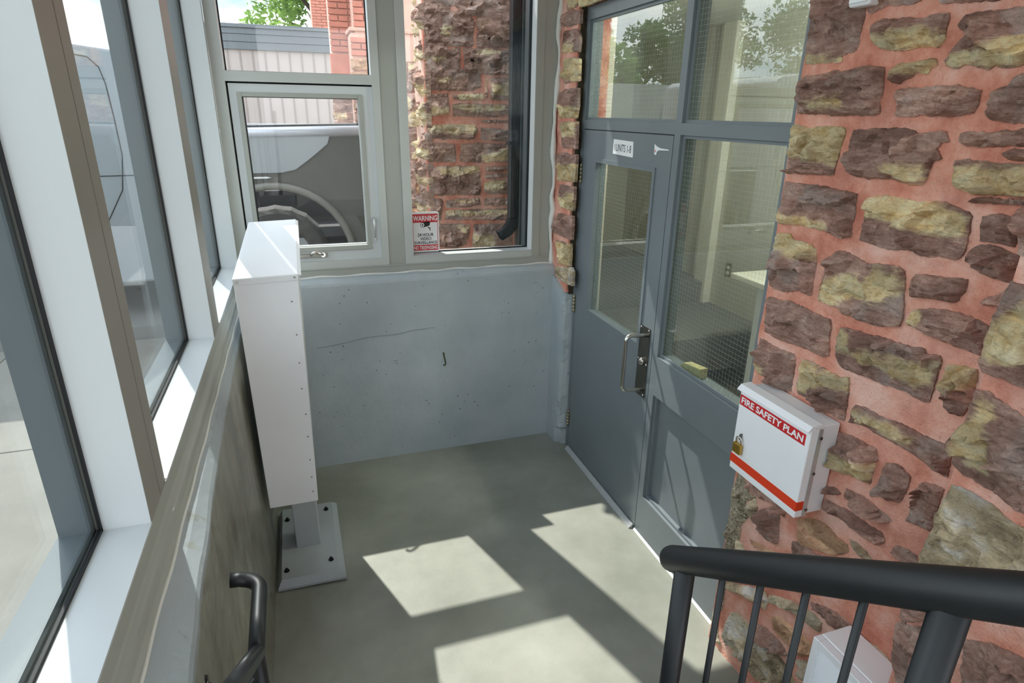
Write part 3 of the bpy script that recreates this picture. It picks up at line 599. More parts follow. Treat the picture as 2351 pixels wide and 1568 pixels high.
REVEAL_STONES=[(0,[3628,2699,3579,2708,3415,2689,3413,2624,3555,2620,3657,2633],0),(0,[3625,2606,3443,2600,3411,2550,3415,2481,3649,2494,3649,2562],[3647,2541,3474,2521,3469,2480,3642,2493]),(0,[3623,2460,3466,2460,3404,2445,3396,2333,3593,2324,3623,2390],[3639,2466,3398,2450,3397,2338,3626,2353]),(0,[3693,2261,3575,2297,3405,2297,3394,2208,3413,2139,3633,2137,3670,2193],[3687,2204,3393,2203,3412,2134,3679,2130]),(0,[3622,2109,3510,2119,3396,2118,3390,2064,3392,1971,3583,1967,3615,2040],[3630,2114,3396,2118,3414,2036,3606,2035]),(0,[3671,1926,3555,1944,3379,1938,3377,1866,3381,1786,3647,1771],[3674,1872,3373,1888,3373,1781,3663,1764]),(0,[3605,1751,3385,1757,3384,1694,3390,1617,3582,1614,3621,1676],[3603,1666,3395,1721,3382,1612,3597,1605]),(0,[3686,1503,3610,1572,3393,1587,3385,1516,3391,1443,3546,1438,3654,1438],0),(0,[3616,1400,3403,1416,3394,1343,3401,1273,3576,1258],[3607,1395,3388,1419,3385,1270,3592,1248]),(4,[3607,1232,3371,1274,3345,1255,3342,1167,3483,1156,3600,1166],0),(0,[3592,2818,3468,2799,3457,2712,3510,2706,3601,2713,3607,2761],[3588,2783,3464,2765,3457,2712,3581,2718]),(0,[3444,2810,2971,2751,2963,2700,3176,2705,3316,2700,3437,2706],[3473,2838,2931,2749,2911,2622,3455,2692]),(0,[2951,2750,2659,2719,2654,2692,2933,2700],[2965,2775,2652,2722,2634,2625,2948,2669])]
sid = 100
rough_face('mossy_gap', 'moss', wr, lambda z, y, h: (1.545 + h, y, z), 1.09, 2.72, 3.427, 3.446, 0.012, 0.008, 30, 3.3, -0.03)
for k, P, Y in WALL_STONES:
    sid += 1
    rr = {0: 1.0, 1: 0.9, 2: 0.6, 3: 0.7, 4: 0.9, 5: 0.9}[k]
    stone(P, Y, k, sid, to_w, 'stone', wr, 0.0075, 0.012, rr, 0.02)
for k, P, Y in NEAR_STONES:
    sid += 1; stone(P, Y, k, sid, to_n, 'stone', wr, 0.0085, 0.010, 1.0, 0.02)
for k, P, Y in REVEAL_STONES:
    sid += 1; stone(P, Y, k, sid, to_r, 'stone', wr, 0.008, 0.006, 0.6, 0.015)
# courses out of the frame, above and below
def rect(y0, y1, z0, z1): return [int(v * 1000) for v in (y0, z0, y1, z0, y1, z1, y0, z1)]
for z0, z1, off in ((2.66, 2.86, 0.0), (2.89, 3.06, 0.14), (3.09, 3.24, 0.05)):
    y = 0.87 - off
    while y < 1.62:
        w = rnd.uniform(0.22, 0.38); a, b = max(y, 0.86), min(y + w, 1.685)
        if b - a > 0.06: sid += 1; stone(rect(a, b, z0, z1), 0, rnd.choice((0, 1, 0)), sid, to_w, 'stone', wr, 0.018, 0.012)
        y += w + 0.035
for z0, z1 in ((2.5, 2.72), (2.76, 2.95)):
    for a, b in ((-0.25, 0.1), (0.14, 0.45), (0.49, 0.82)): sid += 1; stone(rect(a, b, z0, z1), 0, 0, sid, to_n, 'stone', wr, 0.022, 0.01)
z = 0.62
while z < 2.45:
    hh = rnd.uniform(0.13, 0.24); y = -0.26 + rnd.uniform(0, 0.12)
    lim = float(np.interp(z, [0.6, 1.0, 1.4, 1.9, 2.45], [0.40, 0.50, 0.60, 0.68, 0.70]))
    while y < lim - 0.08:
        w = rnd.uniform(0.2, 0.36); e_ = min(y + w, lim); sid += 1
        stone(rect(y, e_, z, z + hh), rect(y, e_, z, z + hh * 0.5) if rnd.random() < 0.5 else 0, rnd.choice((0, 0, 1)), sid, to_n, 'stone', wr, 0.02, 0.01); y = e_ + 0.03
    z += hh + 0.03

B('ceiling', 'ceiling', None, (-0.53, 1.75, -2.6, 3.86, 3.25, 3.33), kind='structure', label='white vestibule ceiling above the glazing')

# ------------------------------------------------------------------ left glazing (window_1)
w1 = thing('window_1', 'long left storefront glazing in pale aluminium over the knee wall', None, (XI, 0.5, 1.21), kind='structure')
ML = [(-2.30, -2.10), (-1.11, -0.93), (0.09, 0.27), (1.272, 1.446), (2.458, 2.652)]
bays = [(-2.10, -1.11), (-0.93, 0.09), (0.27, 1.272), (1.446, 2.458), (2.652, 3.648)]
for i, (a, b) in enumerate(ML):
    bm = bmesh.new(); m = a + (b - a) * 0.62
    bx(bm, XO, XI, a, m - 0.010, 1.331, 3.25); bx(bm, XO, XI - 0.004, m + 0.010, b, 1.331, 3.25); bx(bm, XO, XI - 0.014, m - 0.010, m + 0.010, 1.331, 3.25)
    mu = obj('mullion', bm, 'mullion_shaded', w1)
    # white-coated cheeks towards the glass
    bm = bmesh.new(); bx(bm, XG + 0.004, XI - 0.0005, a - 0.0025, a + 0.002, 1.331, 3.2); bx(bm, XG + 0.004, XI - 0.005, b - 0.002, b + 0.0025, 1.331, 3.2)
    obj('jamb_liner', bm, 'alu_white', mu)
bm = bmesh.new(); bx(bm, XO, XI - 0.001, 3.648, 3.699, 1.331, 3.25)
cm = obj('corner_mullion', bm, 'alu', w1)
B('jamb_liner', 'alu_white', cm, (XG + 0.004, XI - 0.0005, 3.6455, 3.65, 1.331, 3.2))
bm = bmesh.new(); prism(bm, [(XO, 1.215), (XO, 1.300), (XG - 0.012, 1.331), (XI, 1.331), (XI, 1.286), (XI + 0.003, 1.280), (XI + 0.014, 1.276), (XI + 0.016, 1.268), (XI + 0.010, 1.262), (XI + 0.010, 1.230), (XI + 0.017, 1.224), (XI + 0.017, 1.214)], 1, -2.6, 3.70)
obj('sill_rail', bm, 'greige', w1)
for a, b in bays:
    B('sill_cap', 'alu_white', w1, (XG + 0.004, XI + 0.0006, a, b, 1.328, 1.333))
    B('glass_pane', 'glass_tint', w1, (XG - 0.004, XG + 0.002, a - 0.01, b + 0.01, 1.32, 3.2))
    B('gasket', 'gasket', w1, (XG + 0.002, XG + 0.008, a, b, 1.333, 1.341), (XG + 0.002, XG + 0.008, a, a + 0.008, 1.333, 3.2), (XG + 0.002, XG + 0.008, b - 0.009, b - 0.0025, 1.333, 3.2))
    B('outer_stop', 'dark_frame', w1, (XO, XG - 0.006, a, b, 1.331, 1.350), (XO, XG - 0.006, b - 0.022, b, 1.33, 3.2), (XO, XG - 0.006, a, a + 0.022, 1.33, 3.2))
B('head_rail', 'greige', w1, (XO + 0.002, XI - 0.002, -2.6, 3.70, 3.17, 3.25))
bm = bmesh.new()
tube(bm, [(XI + 0.018 + 0.0015 * math.sin(y * 21), y, 1.213 + 0.0015 * math.sin(y * 13)) for y in np.linspace(-2.6, 3.69, 120)], 0.0045, 8)
obj('caulk_bead', bm, 'caulk', w1)

# ------------------------------------------------------------------ back glazing: window_2 (casement with a fixed light over it), window_3 (fixed)
w2 = thing('window_2', 'casement window with a fixed light above it in the back wall', None, (0.05, YB, 1.24), kind='structure')
B('jamb', 'alu', w2, (-0.37, -0.313, YB, YO, 1.284, 3.25))
B('jamb', 'alu', w2, (0.428, 0.4705, YB, YO, 1.284, 3.25))
B('transom', 'alu', w2, (-0.313, 0.428, YB, YO, 2.293, 2.343))
B('jamb_liner', 'alu_white', w2, (0.4255, 0.4285, YB + 0.001, YG - 0.006, 2.343, 3.2), (-0.3135, -0.3105, YB + 0.001, YG - 0.006, 2.343, 3.2))
B('gasket', 'gasket', w2, (-0.3105, -0.304, YG - 0.012, YG - 0.005, 2.344, 3.2), (0.419, 0.4255, YG - 0.012, YG - 0.005, 2.344, 3.2), (-0.3105, 0.4255, YG - 0.010, YG - 0.005, 2.343, 2.348))
B('glass_pane', 'glass', w2, (-0.313, 0.428, YG - 0.003, YG + 0.003, 2.335, 3.2))
B('bottom_rail', 'alu', w2, (-0.313, 0.428, YB, YO, 1.2845, 1.328))
B('head_rail', 'alu', w2, (-0.313, 0.428, YB, YO, 3.17, 3.25))
B('head_rail', 'alu', w2, (0.618, 1.390, YB, YO, 3.17, 3.25))
# casement frame, stepped back, with a dark shadow gap
bm = bmesh.new()
for b in ((-0.304, -0.262, YB + 0.016, YO - 0.02, 1.328, 2.284), (0.368, 0.4285, YB + 0.016, YO - 0.02, 1.328, 2.284), (-0.262, 0.368, YB + 0.016, YO - 0.02, 2.238, 2.284), (-0.262, 0.368, YB + 0.016, YO - 0.02, 1.328, 1.392)): bx(bm, *b)
cf = obj('casement_frame', bm, 'alu_white', w2)
B('gasket', 'gasket', cf, (-0.313, -0.304, YB + 0.05, YB + 0.06, 1.328, 2.293), (-0.313, 0.428, YB + 0.05, YB + 0.06, 2.284, 2.293))
bm = bmesh.new()
ys0, ys1 = YB + 0.006, YB + 0.075
for b in ((-0.267, -0.243, ys0, ys1, 1.386, 2.243), (0.350, 0.3725, ys0, ys1, 1.386, 2.243), (-0.243, 0.350, ys0, ys1, 2.220, 2.243), (-0.243, 0.350, ys0, ys1, 1.386, 1.412)): bx(bm, *b, bev=0.002)
sash = obj('sash', bm, 'greige', w2)
B('glazing_bead', 'alu_white', sash, (-0.243, 0.350, YB + 0.035, YB + 0.06, 1.411, 1.417), (0.3465, 0.351, YB + 0.035, YB + 0.06, 1.412, 2.22))
B('gasket', 'gasket', sash, (-0.243, -0.238, YB + 0.010, YB + 0.055, 1.412, 2.22), (-0.243, 0.350, YB + 0.05, YB + 0.055, 2.2175, 2.221))
B('glass_pane', 'glass', sash, (-0.243, 0.350, YB + 0.055, YB + 0.061, 1.41, 2.222))
# crank operator on the casement sill
bm = bmesh.new()
bx(bm, -0.055, 0.115, YB - 0.002, YB + 0.018, 1.352, 1.376, bev=0.004)
cr = obj('crank_operator', bm, 'chrome', cf)
bm = bmesh.new(); disc(bm, (0.088, YB + 0.002, 1.366), (0, -1, 0.2), 0.013, 0.024, 14); tube(bm, [(0.088, YB - 0.020, 1.372), (0.070, YB - 0.030, 1.378), (0.045, YB - 0.038, 1.388), (0.030, YB - 0.040, 1.386), (0.022, YB - 0.034, 1.372)], [0.0075, 0.0085, 0.0085, 0.009, 0.010], 10)
bmesh.ops.recalc_face_normals(bm, faces=bm.faces)
me = bpy.data.meshes.new('j'); bm.to_mesh(me); bm.free()
bm2 = bmesh.new(); bm2.from_mesh(cr.data); bm2.from_mesh(me); bm2.to_mesh(cr.data); bm2.free(); bpy.data.meshes.remove(me)
bm = bmesh.new(); bx(bm, 0.388, 0.402, YB + 0.010, YB + 0.018, 1.43, 1.575, bev=0.003); tube(bm, [(0.392, YB + 0.008, 1.565), (0.392, YB - 0.012, 1.560), (0.393, YB - 0.016, 1.52), (0.395, YB - 0.010, 1.455)], [0.006, 0.007, 0.006, 0.004], 8)
obj('sash_lock', bm, 'zinc', cf)

w3 = thing('window_3', 'fixed window beside the door wall with a view of the stone pier', None, (1.0, YB, 1.24), kind='structure')
B('infill_panel', 'greige', w3, (0.4715, 0.5665, YB + 0.006, YO, 1.284, 3.25))
B('jamb', 'alu', w3, (0.5675, 0.618, YB, YO, 1.284, 3.25))
B('jamb', 'greige', w3, (1.390, 1.440, YB, YO, 1.284, 3.25))
B('jamb_filler', 'greige', w3, (1.441, 1.532, YB + 0.004, YO, 1.284, 3.25))
B('jamb_liner', 'alu_white', w3, (1.3865, 1.3905, YB + 0.001, YG - 0.004, 1.328, 3.2), (0.6175, 0.6205, YB + 0.001, YG - 0.004, 1.328, 3.2))
B('bottom_rail', 'alu', w3, (0.618, 1.390, YB, YO, 1.2845, 1.326))
B('sill_cap', 'alu_white', w3, (0.6205, 1.3865, YB + 0.0, YG - 0.004, 1.325, 1.330))
B('glass_pane', 'glass', w3, (0.61, 1.395, YG - 0.003, YG + 0.003, 1.322, 3.2))
B('gasket', 'gasket', w3, (0.6205, 1.3865, YG - 0.009, YG - 0.003, 1.330, 1.338), (1.380, 1.3865, YG - 0.009, YG - 0.003, 1.33, 3.2))
B('outer_stop', 'dark_frame', w3, (1.372, 1.390, YG + 0.004, YO, 1.33, 3.2), (0.618, 0.63, YG + 0.004, YO, 1.33, 3.2))
tr = thing('trim_1', 'greige sub-sill trim strip with caulk beads under the back windows', None, (0.5, YB, 1.24), kind='structure')
bm = bmesh.new(); prism(bm, [(YB + 0.06, 1.236), (YB - 0.008, 1.236), (YB - 0.010, 1.276), (YB - 0.014, 1.281), (YB - 0.010, 1.2855), (YB + 0.06, 1.2855)], 0, -0.352, 1.53)
obj('sub_sill', bm, 'greige', tr)
bm = bmesh.new(); tube(bm, [(x, YB - 0.013 + 0.003 * math.sin(x * 31), 1.236 + 0.0035 * math.sin(x * 23)) for x in np.linspace(-0.35, 1.52, 90)], 0.006, 8)
obj('caulk_bead', bm, 'caulk', tr)
# thick wavy bead where the frame meets the rough stones
zz = np.linspace(1.23, 3.25, 70); bm = bmesh.new()
xoff = [1.522 + 0.040 * (float(fbm(np.array([[z * 6, 4.4, 1.1]]), 2)[0]) - 0.5) * 2 for z in zz]
tube(bm, [(x, YB - 0.012, z) for x, z in zip(xoff, zz)], [0.015 + 0.005 * math.sin(z * 17) for z in zz], 8)
obj('caulk_bead', bm, 'caulk', tr)

# ------------------------------------------------------------------ door_1: steel screen with leaf, sidelight and two transom lights
d1 = thing('door_1', 'grey steel entrance door with a wired glass sidelight and transom lights', None, (XD, 2.6, 0), kind='structure')
XB = 1.66
G = 'steel_grey'
bm = bmesh.new()
bx(bm, XD, XB, 3.392, 3.428, 0, 2.705)                # hinge jamb
bx(bm, XD, XB, 2.410, 2.456, 0, 2.705)                # mullion
bx(bm, XD, XB, 1.640, 1.764, 0, 2.705)                # far jamb
for b in ((XD, XB, 2.456, 3.392, 2.082, 2.130), (XD, XB, 1.764, 2.410, 2.082, 2.130), (XD, XB, 2.456, 3.392, 2.640, 2.705), (XD, XB, 1.764, 2.410, 2.640, 2.705), (XD, XB, 1.764, 2.410, 0.0, 0.242), (XD, XB, 1.764, 2.410, 0.845, 1.050)): bx(bm, *b)
fr = obj('door_frame', bm, G, d1)
def stops(y0, y1, z0, z1, par):
    x0, x1, w = 1.592, 1.600, 0.014
    B('glazing_stop', G, par, (x0, x1, y0, y0 + w, z0, z1), (x0, x1, y1 - w, y1, z0, z1), (x0, x1, y0 + w, y1 - w, z0, z0 + w), (x0, x1, y0 + w, y1 - w, z1 - w, z1))
def wires(y0, y1, z0, z1, par):
    vs, fs = [], []; p = 0.0205; w = 0.00034; x = 1.6035
    def q(a, b, c, d):
        n = len(vs); vs.extend([(x, a, c), (x, b, c), (x, b, d), (x, a, d)]); fs.append((n, n + 1, n + 2, n + 3))
        vs.extend([(x - 0.0004, (a + b) / 2, c), (x + 0.0004, (a + b) / 2, c), (x + 0.0004, (a + b) / 2, d), (x - 0.0004, (a + b) / 2, d)] if b - a < d - c else [(x - 0.0004, a, (c + d) / 2), (x + 0.0004, a, (c + d) / 2), (x + 0.0004, b, (c + d) / 2), (x - 0.0004, b, (c + d) / 2)]); fs.append((n + 4, n + 5, n + 6, n + 7))
    y = y0
    while y < y1: q(y - w, y + w, z0, z1); y += p
    z = z0
    while z < z1: q(y0, y1, z - w, z + w); z += p
    me = bpy.data.meshes.new('wire_mesh'); me.from_pydata(vs, [], fs); me.update()
    o = obj('wire_mesh', me, 'zinc', par); o['kind'] = 'stuff'
def light(y0, y1, z0, z1, par):
    stops(y0, y1, z0, z1, par)
    pane = B('glass_pane', 'glass_door', par, (1.600, 1.607, y0, y1, z0, z1))
    wires(y0 + 0.004, y1 - 0.004, z0 + 0.004, z1 - 0.004, pane)
light(2.456, 3.392, 2.130, 2.640, d1)
light(1.764, 2.410, 2.130, 2.640, d1)
light(1.764, 2.410, 1.050, 2.082, d1)
sp = B('sidelight_panel', G, d1, (1.612, 1.63, 1.764, 2.410, 0.242, 0.845))
B('panel_bead', G, sp, (1.592, 1.612, 1.764, 1.778, 0.242, 0.845), (1.592, 1.612, 2.394, 2.410, 0.242, 0.845), (1.592, 1.612, 1.778, 2.394, 0.242, 0.256), (1.592, 1.612, 1.778, 2.394, 0.831, 0.845))
# leaf
bm = bmesh.new(); LY0, LY1 = 2.461, 3.387; gy0, gy1, gz0, gz1 = 2.594, 3.215, 1.045, 1.920
for b in ((XD, XB - 0.02, LY0, gy0, 0.014, 2.077), (XD, XB - 0.02, gy1, LY1, 0.014, 2.077), (XD, XB - 0.02, gy0, gy1, 0.014, gz0), (XD, XB - 0.02, gy0, gy1, gz1, 2.077)): bx(bm, *b)
bmesh.ops.remove_doubles(bm, verts=bm.verts, dist=1e-5)
leaf = obj('door_leaf', bm, G, d1)
B('glazing_bead', G, leaf, (XD - 0.006, 1.600, gy0 - 0.012, gy0 + 0.010, gz0 - 0.012, gz1 + 0.012), (XD - 0.006, 1.600, gy1 - 0.010, gy1 + 0.012, gz0 - 0.012, gz1 + 0.012), (XD - 0.006, 1.600, gy0 + 0.010, gy1 - 0.010, gz0 - 0.012, gz0 + 0.010), (XD - 0.006, 1.600, gy0 + 0.010, gy1 - 0.010, gz1 - 0.010, gz1 + 0.012))
B('glass_pane', 'glass_door', leaf, (1.600, 1.607, gy0, gy1, gz0, gz1))
wires(gy0 + 0.012, gy1 - 0.012, gz0 + 0.012, gz1 - 0.012, leaf)
B('door_gap', 'gasket', d1, (XD + 0.004, XB - 0.02, 2.456, 2.461, 0.0, 2.082), (XD + 0.004, XB - 0.02, 3.387, 3.392, 0.0, 2.082), (XD + 0.006, XB - 0.02, 2.456, 3.392, 2.077, 2.082))
for z0, z1 in ((1.780, 1.892), (0.982, 1.094), (0.172, 0.285)):
    bm = bmesh.new()
    for k in range(5):
        h = (z1 - z0) / 5; disc(bm, (XD - 0.008, 3.392, z0 + k * h + 0.001), (0, 0, 1), 0.0085, h - 0.002, 12)
    obj('hinge', bm, 'hinge', leaf)
bm = bmesh.new(); prism(bm, [(2.487, 0.790), (2.585, 0.790), (2.585, 1.165), (2.487, 1.165)], 0, XD - 0.0035, XD)
pl = obj('push_plate', bm, 'dull_steel', leaf)
bm = bmesh.new()
for y, z in ((2.500, 1.155), (2.573, 1.155), (2.500, 0.803), (2.573, 0.803), (2.497, 0.972), (2.576, 0.984)): disc(bm, (XD - 0.0035, y, z), (-1, 0, 0), 0.0055, 0.003, 10, 0.003)
obj('plate_screws', bm, 'zinc', leaf)
bm = bmesh.new(); disc(bm, (XD - 0.0035, 2.535, 0.980), (-1, 0, 0), 0.021, 0.014, 20, 0.018); disc(bm, (XD - 0.0175, 2.535, 0.980), (-1, 0, 0), 0.011, 0.003, 16); bx(bm, XD - 0.0225, XD - 0.0204, 2.533, 2.537, 0.975, 0.985)
obj('lock_cylinder', bm, 'chrome', leaf)
hy = 2.500; r = 0.030; hx = XD - 0.118
pts = [(XD - 0.003, hy, 1.132)] + [tuple(p) for p in arc((hx + r, hy + 0.02, 1.132 - r), (0, 0, r), (-r, 0, 0), 6)] + [tuple(p) for p in arc((hx + r, hy + 0.02, 0.835 + r), (-r, 0, 0), (0, 0, -r), 6)] + [(XD - 0.003, hy, 0.835)]
T('pull_handle', 'chrome', leaf, pts, 0.0105, 16)
bm = bmesh.new(); prism(bm, [(XD - 0.004, 0.026), (XD - 0.010, 0.026), (XD - 0.030, 0.004), (XD - 0.030, 0.0005), (XD - 0.004, 0.0005)], 1, 2.47, 3.372)
tt = obj('threshold_strip', bm, 'zinc', d1)
bm = bmesh.new(); prism(bm, [(XD, 0.010), (XD - 0.010, 0.0005), (XD, 0.0005)], 1, 1.67, 2.46)
obj('floor_bead', bm, 'caulk', d1)

# ------------------------------------------------------------------ lobby seen through the wired glass
lw = B('wall_lobby_far', 'lobby', None, (3.60, 3.70, -1.0, 6.5, 0, 3.0), kind='structure', label='beige far wall of the dim lobby behind the wired glass')
B('wall_lobby_end', 'lobby', None, (1.75, 3.70, 6.5, 6.6, 0, 3.0), kind='structure', label='beige end wall of the lobby behind the door')
B('wall_lobby_near', 'lobby', None, (1.75, 3.70, -1.1, -1.0, 0, 3.0), kind='structure', label='beige near end wall of the lobby')
B('wall_lobby_back', 'lobby', None, (1.83, 1.88, 3.70, 6.5, 0, 3.0), kind='structure', label='inner face of the lobby wall beyond the entrance')
B('wall_lobby_return', 'lobby', None, (1.70, 1.88, 3.66, 3.70, 0, 3.0), kind='structure', label='short return of the lobby wall next to the door hinges')
B('wall_lobby_front', 'lobby', None, (1.73, 1.78, -1.0, 1.64, 0, 3.0), kind='structure', label='inner face of the lobby wall behind the stone wall')
B('floor_lobby', 'lobby_floor', None, (1.60, 3.70, -1.0, 6.5, -0.1, 0.0), kind='structure', label='dull lobby floor behind the door')
B('ceiling_lobby', 'ceiling', None, (1.66, 3.70, -1.0, 6.5, 2.9, 3.0), kind='structure', label='lobby ceiling behind the door')
B('trim_2', 'lobby_trim', None, (3.52, 3.60, 4.72, 4.90, 0, 2.9), (3.57, 3.60, 4.90, 5.0, 0, 2.9), bev=0.004, kind='structure', label='pale wall trim in the lobby behind the sidelight')
t = thing('wall_outlet', 'small beige outlet plate low on the lobby wall behind the sidelight', 'outlet', (3.595, 4.5, 0.8))
op = B('cover_plate', 'hinge', t, (3.590, 3.60, 4.46, 4.54, 0.80, 0.93), bev=0.003)
for z in (0.835, 0.885): B('socket', 'lobby_trim', t, (3.587, 3.591, 4.482, 4.518, z - 0.014, z + 0.014), bev=0.004)
t = thing('counter_cabinet', 'white counter with a panelled end in the lobby behind the sidelight', 'counter', (3.2, 3.0, 0))
B('body', 'white_metal', t, (2.95, 3.58, 2.2, 3.35, 0.0, 1.06)); B('counter_top', 'lobby_trim', t, (2.90, 3.59, 2.15, 3.60, 1.06, 1.10), bev=0.004); B('end_panel', 'white_plastic', t, (2.96, 3.56, 3.35, 3.365, 0.08, 1.02))
t = thing('teal_carton', 'tall teal carton with a yellow band standing on the lobby counter', 'carton', (3.4, 3.45, 1.10))
B('box', 'teal', t, (3.32, 3.44, 3.34, 3.45, 1.10, 1.52), bev=0.003); B('printed_band', 'yellow', t, (3.318, 3.442, 3.338, 3.452, 1.32, 1.39)); B('printed_band', 'white_print', t, (3.318, 3.442, 3.338, 3.452, 1.20, 1.23))
t = thing('ceiling_lamp', 'small round warm lamp on the lobby ceiling behind the upper glass', 'lamp', (2.7, 2.6, 2.9))
bm = bmesh.new(); disc(bm, (2.7, 2.6, 2.90), (0, 0, -1), 0.10, 0.02, 24); obj('housing', bm, 'white_metal', t)
bm = bmesh.new(); disc(bm, (2.7, 2.6, 2.879), (0, 0, -1), 0.08, 0.012, 24); obj('diffuser', bm, 'lamp', t)
ll = bpy.data.lights.new('lobby_lamp_light', 'POINT'); ll.energy = 62; ll.color = (0.98, 0.97, 0.92); ll.shadow_soft_size = 0.08
lo = bpy.data.objects.new('lobby_lamp_light', ll); COL.objects.link(lo); lo.location = (2.7, 2.6, 2.80); lo.parent = t; lo.matrix_parent_inverse = Matrix.Translation((-2.7, -2.6, -2.9))

# ------------------------------------------------------------------ ground outside
gr = thing('pavement', 'pale broom-finished concrete pavement outside the glazing', None, (-3, 2, GZ), kind='structure')
gx = [-0.535, -1.95, -3.4]; gy = [-4.4, -2.8, -0.4, 1.7, 3.195, 4.75]
for i in range(2):
    for j in range(5):
        B('slab', 'pave', gr, (gx[i + 1] + 0.004, gx[i] - 0.004, gy[j] + 0.004, gy[j + 1] - 0.004, GZ - 0.10, GZ), bev=0.003)
B('slab', 'pave', gr, (-0.531, 1.75, 3.865, 4.75, GZ - 0.1, GZ), bev=0.003)
B('road_surface', 'asphalt', gr, (-60, -0.54, -2.6, 50, GZ - 0.4, GZ - 0.104), (-0.54, 30, 3.87, 50, GZ - 0.4, GZ - 0.104), (-60, -3.41, -2.6, 50, GZ - 0.2, GZ - 0.012), (-60, 30, -70, -2.61, GZ - 0.4, GZ - 0.012), (-3.41, 14, 4.76, 30, GZ - 0.2, GZ + 0.09))

# ================================================================== THINGS IN THE VESTIBULE
# white metal cabinet on a post
pc = thing('pedestal_cabinet', 'tall white metal cabinet on a grey post and bolted base plate', 'cabinet', (-0.14, 2.86, 0))
def quadbox(bm, lo, hi, z):      # lo, hi: four (x, y) corners below / above
    a = [bm.verts.new((x, y, zz)) for (x, y), zz in zip(lo, z[0])]; b = [bm.verts.new((x, y, zz)) for (x, y), zz in zip(hi, z[1])]
    F = [bm.faces.new(a[::-1]), bm.faces.new(b)] + [bm.faces.new((a[i], a[(i + 1) % 4], b[(i + 1) % 4], b[i])) for i in range(4)]
    return F
bm = bmesh.new()
quadbox(bm, [(-0.287, 2.538), (0.028, 2.532), (0.020, 3.168), (-0.287, 3.168)], [(-0.287, 2.538), (0.028, 2.532), (0.020, 3.168), (-0.287, 3.168)], ([0.008] * 4, [0.020] * 4))
quadbox(bm, [(-0.287, 2.538), (0.028, 2.532), (0.020, 3.168), (-0.287, 3.168)], [(-0.268, 2.562), (-0.005, 2.558), (-0.006, 3.140), (-0.272, 3.140)], ([0.020] * 4, [0.052] * 4))
bp = obj('base_plate', bm, 'post_grey', pc)
B('gap_sheet', 'black', bp, (-0.27, 0.01, 2.56, 3.14, 0.0, 0.009))  # black sheet filling the gap under the base plate
for x, y in ((-0.245, 2.620), (-0.036, 2.640), (-0.245, 3.035), (-0.040, 3.075)):
    bm = bmesh.new(); disc(bm, (x, y, 0.052), (0, 0, 1), 0.0125, 0.003, 14); disc(bm, (x, y, 0.055), (0, 0, 1), 0.009, 0.008, 6); disc(bm, (x, y, 0.063), (0, 0, 1), 0.005, 0.006, 10)
    obj('bolt', bm, 'black', bp)
B('post', 'post_grey', pc, (-0.198, -0.079, 2.782, 2.900, 0.05, 0.45), bev=0.005, seg=2)
bm = bmesh.new(); quadbox(bm, [(-0.288, 2.700), (-0.067, 2.700), (-0.075, 3.25), (-0.262, 3.25)], [(-0.303, 2.700), (-0.047, 2.700), (-0.040, 3.25), (-0.258, 3.25)], ([0.368, 0.368, 0.40, 0.40], [1.478, 1.486, 1.630, 1.622]))
bmesh.ops.bevel(bm, geom=list(bm.edges), offset=0.003, segments=2, affect='EDGES', profile=0.5)
cb = obj('cabinet_body', bm, 'white_metal', pc)
bm = bmesh.new(); quadbox(bm, [(-0.3045, 2.696), (-0.0455, 2.696), (-0.038, 3.252), (-0.259, 3.252)], [(-0.306, 2.694), (-0.044, 2.694), (-0.036, 3.255), (-0.257, 3.255)], ([1.468, 1.476, 1.600, 1.592], [1.500, 1.506, 1.650, 1.643]))
bmesh.ops.bevel(bm, geom=list(bm.edges), offset=0.004, segments=2, affect='EDGES', profile=0.5)
lid = obj('lid', bm, 'white_metal', pc)
bm = bmesh.new(); a = [(-0.046, 2.697, 1.5055), (-0.033, 2.697, 1.501), (-0.027, 3.24, 1.643), (-0.040, 3.24, 1.6485)]
V = [bm.verts.new(p) for p in a] + [bm.verts.new((p[0], p[1], p[2] - 0.0035)) for p in a]
for f in ((0, 1, 2, 3), (7, 6, 5, 4), (0, 4, 5, 1), (1, 5, 6, 2), (2, 6, 7, 3), (3, 7, 4, 0)): bm.faces.new([V[i] for i in f])
obj('drip_flange', bm, 'white_metal', lid)
for x, z in ((-0.288, 1.484), (-0.061, 1.492)):
    bm = bmesh.new(); disc(bm, (x, 2.694, z), (0, -1, 0), 0.0052, 0.003, 12, 0.004); obj('screw', bm, 'chrome', lid)
rz = [1.385, 1.232, 1.098, 0.972, 0.842, 0.725, 0.60, 0.505, 0.425]
for z in rz:
    x = -0.047 - 0.020 * (1.48 - z) / 1.11 - (0.034 if z > 1.3 else 0.027 if z > 0.9 else 0.02)
    bm = bmesh.new(); disc(bm, (x, 2.700, z), (0, -1, 0), 0.0034, 0.002, 10, 0.0025); obj('rivet', bm, 'dull_steel', cb)

# fire safety plan box on the stone wall
fb = thing('fire_plan_box', 'white wall box lettered FIRE SAFETY PLAN with a red stripe', 'box', (1.45, 1.43, 1.12))
FX = 1.400
B('body', 'white_metal', fb, (1.432, 1.515, 1.272, 1.592, 0.955, 1.276), bev=0.003)
cov = B('cover', 'white_metal', fb, (FX, 1.434, 1.268, 1.596, 0.951, 1.270), bev=0.0025)
bm = bmesh.new(); prism(bm, [(FX - 0.012, 1.262), (FX - 0.012, 1.2655), (FX + 0.002, 1.281), (1.440, 1.284), (1.440, 1.277), (FX + 0.004, 1.270)], 1, 1.268, 1.602)
obj('hood', bm, 'white_metal', fb)
B('side_strip', 'zinc', fb, (1.428, 1.446, 1.2655, 1.270, 0.953, 1.268), bev=0.001)
for z in (1.238, 1.112, 0.978):
    bm = bmesh.new(); disc(bm, (1.440, 1.2655, z), (0, -1, 0), 0.0052, 0.003, 12); obj('screw', bm, 'dull_steel', fb)
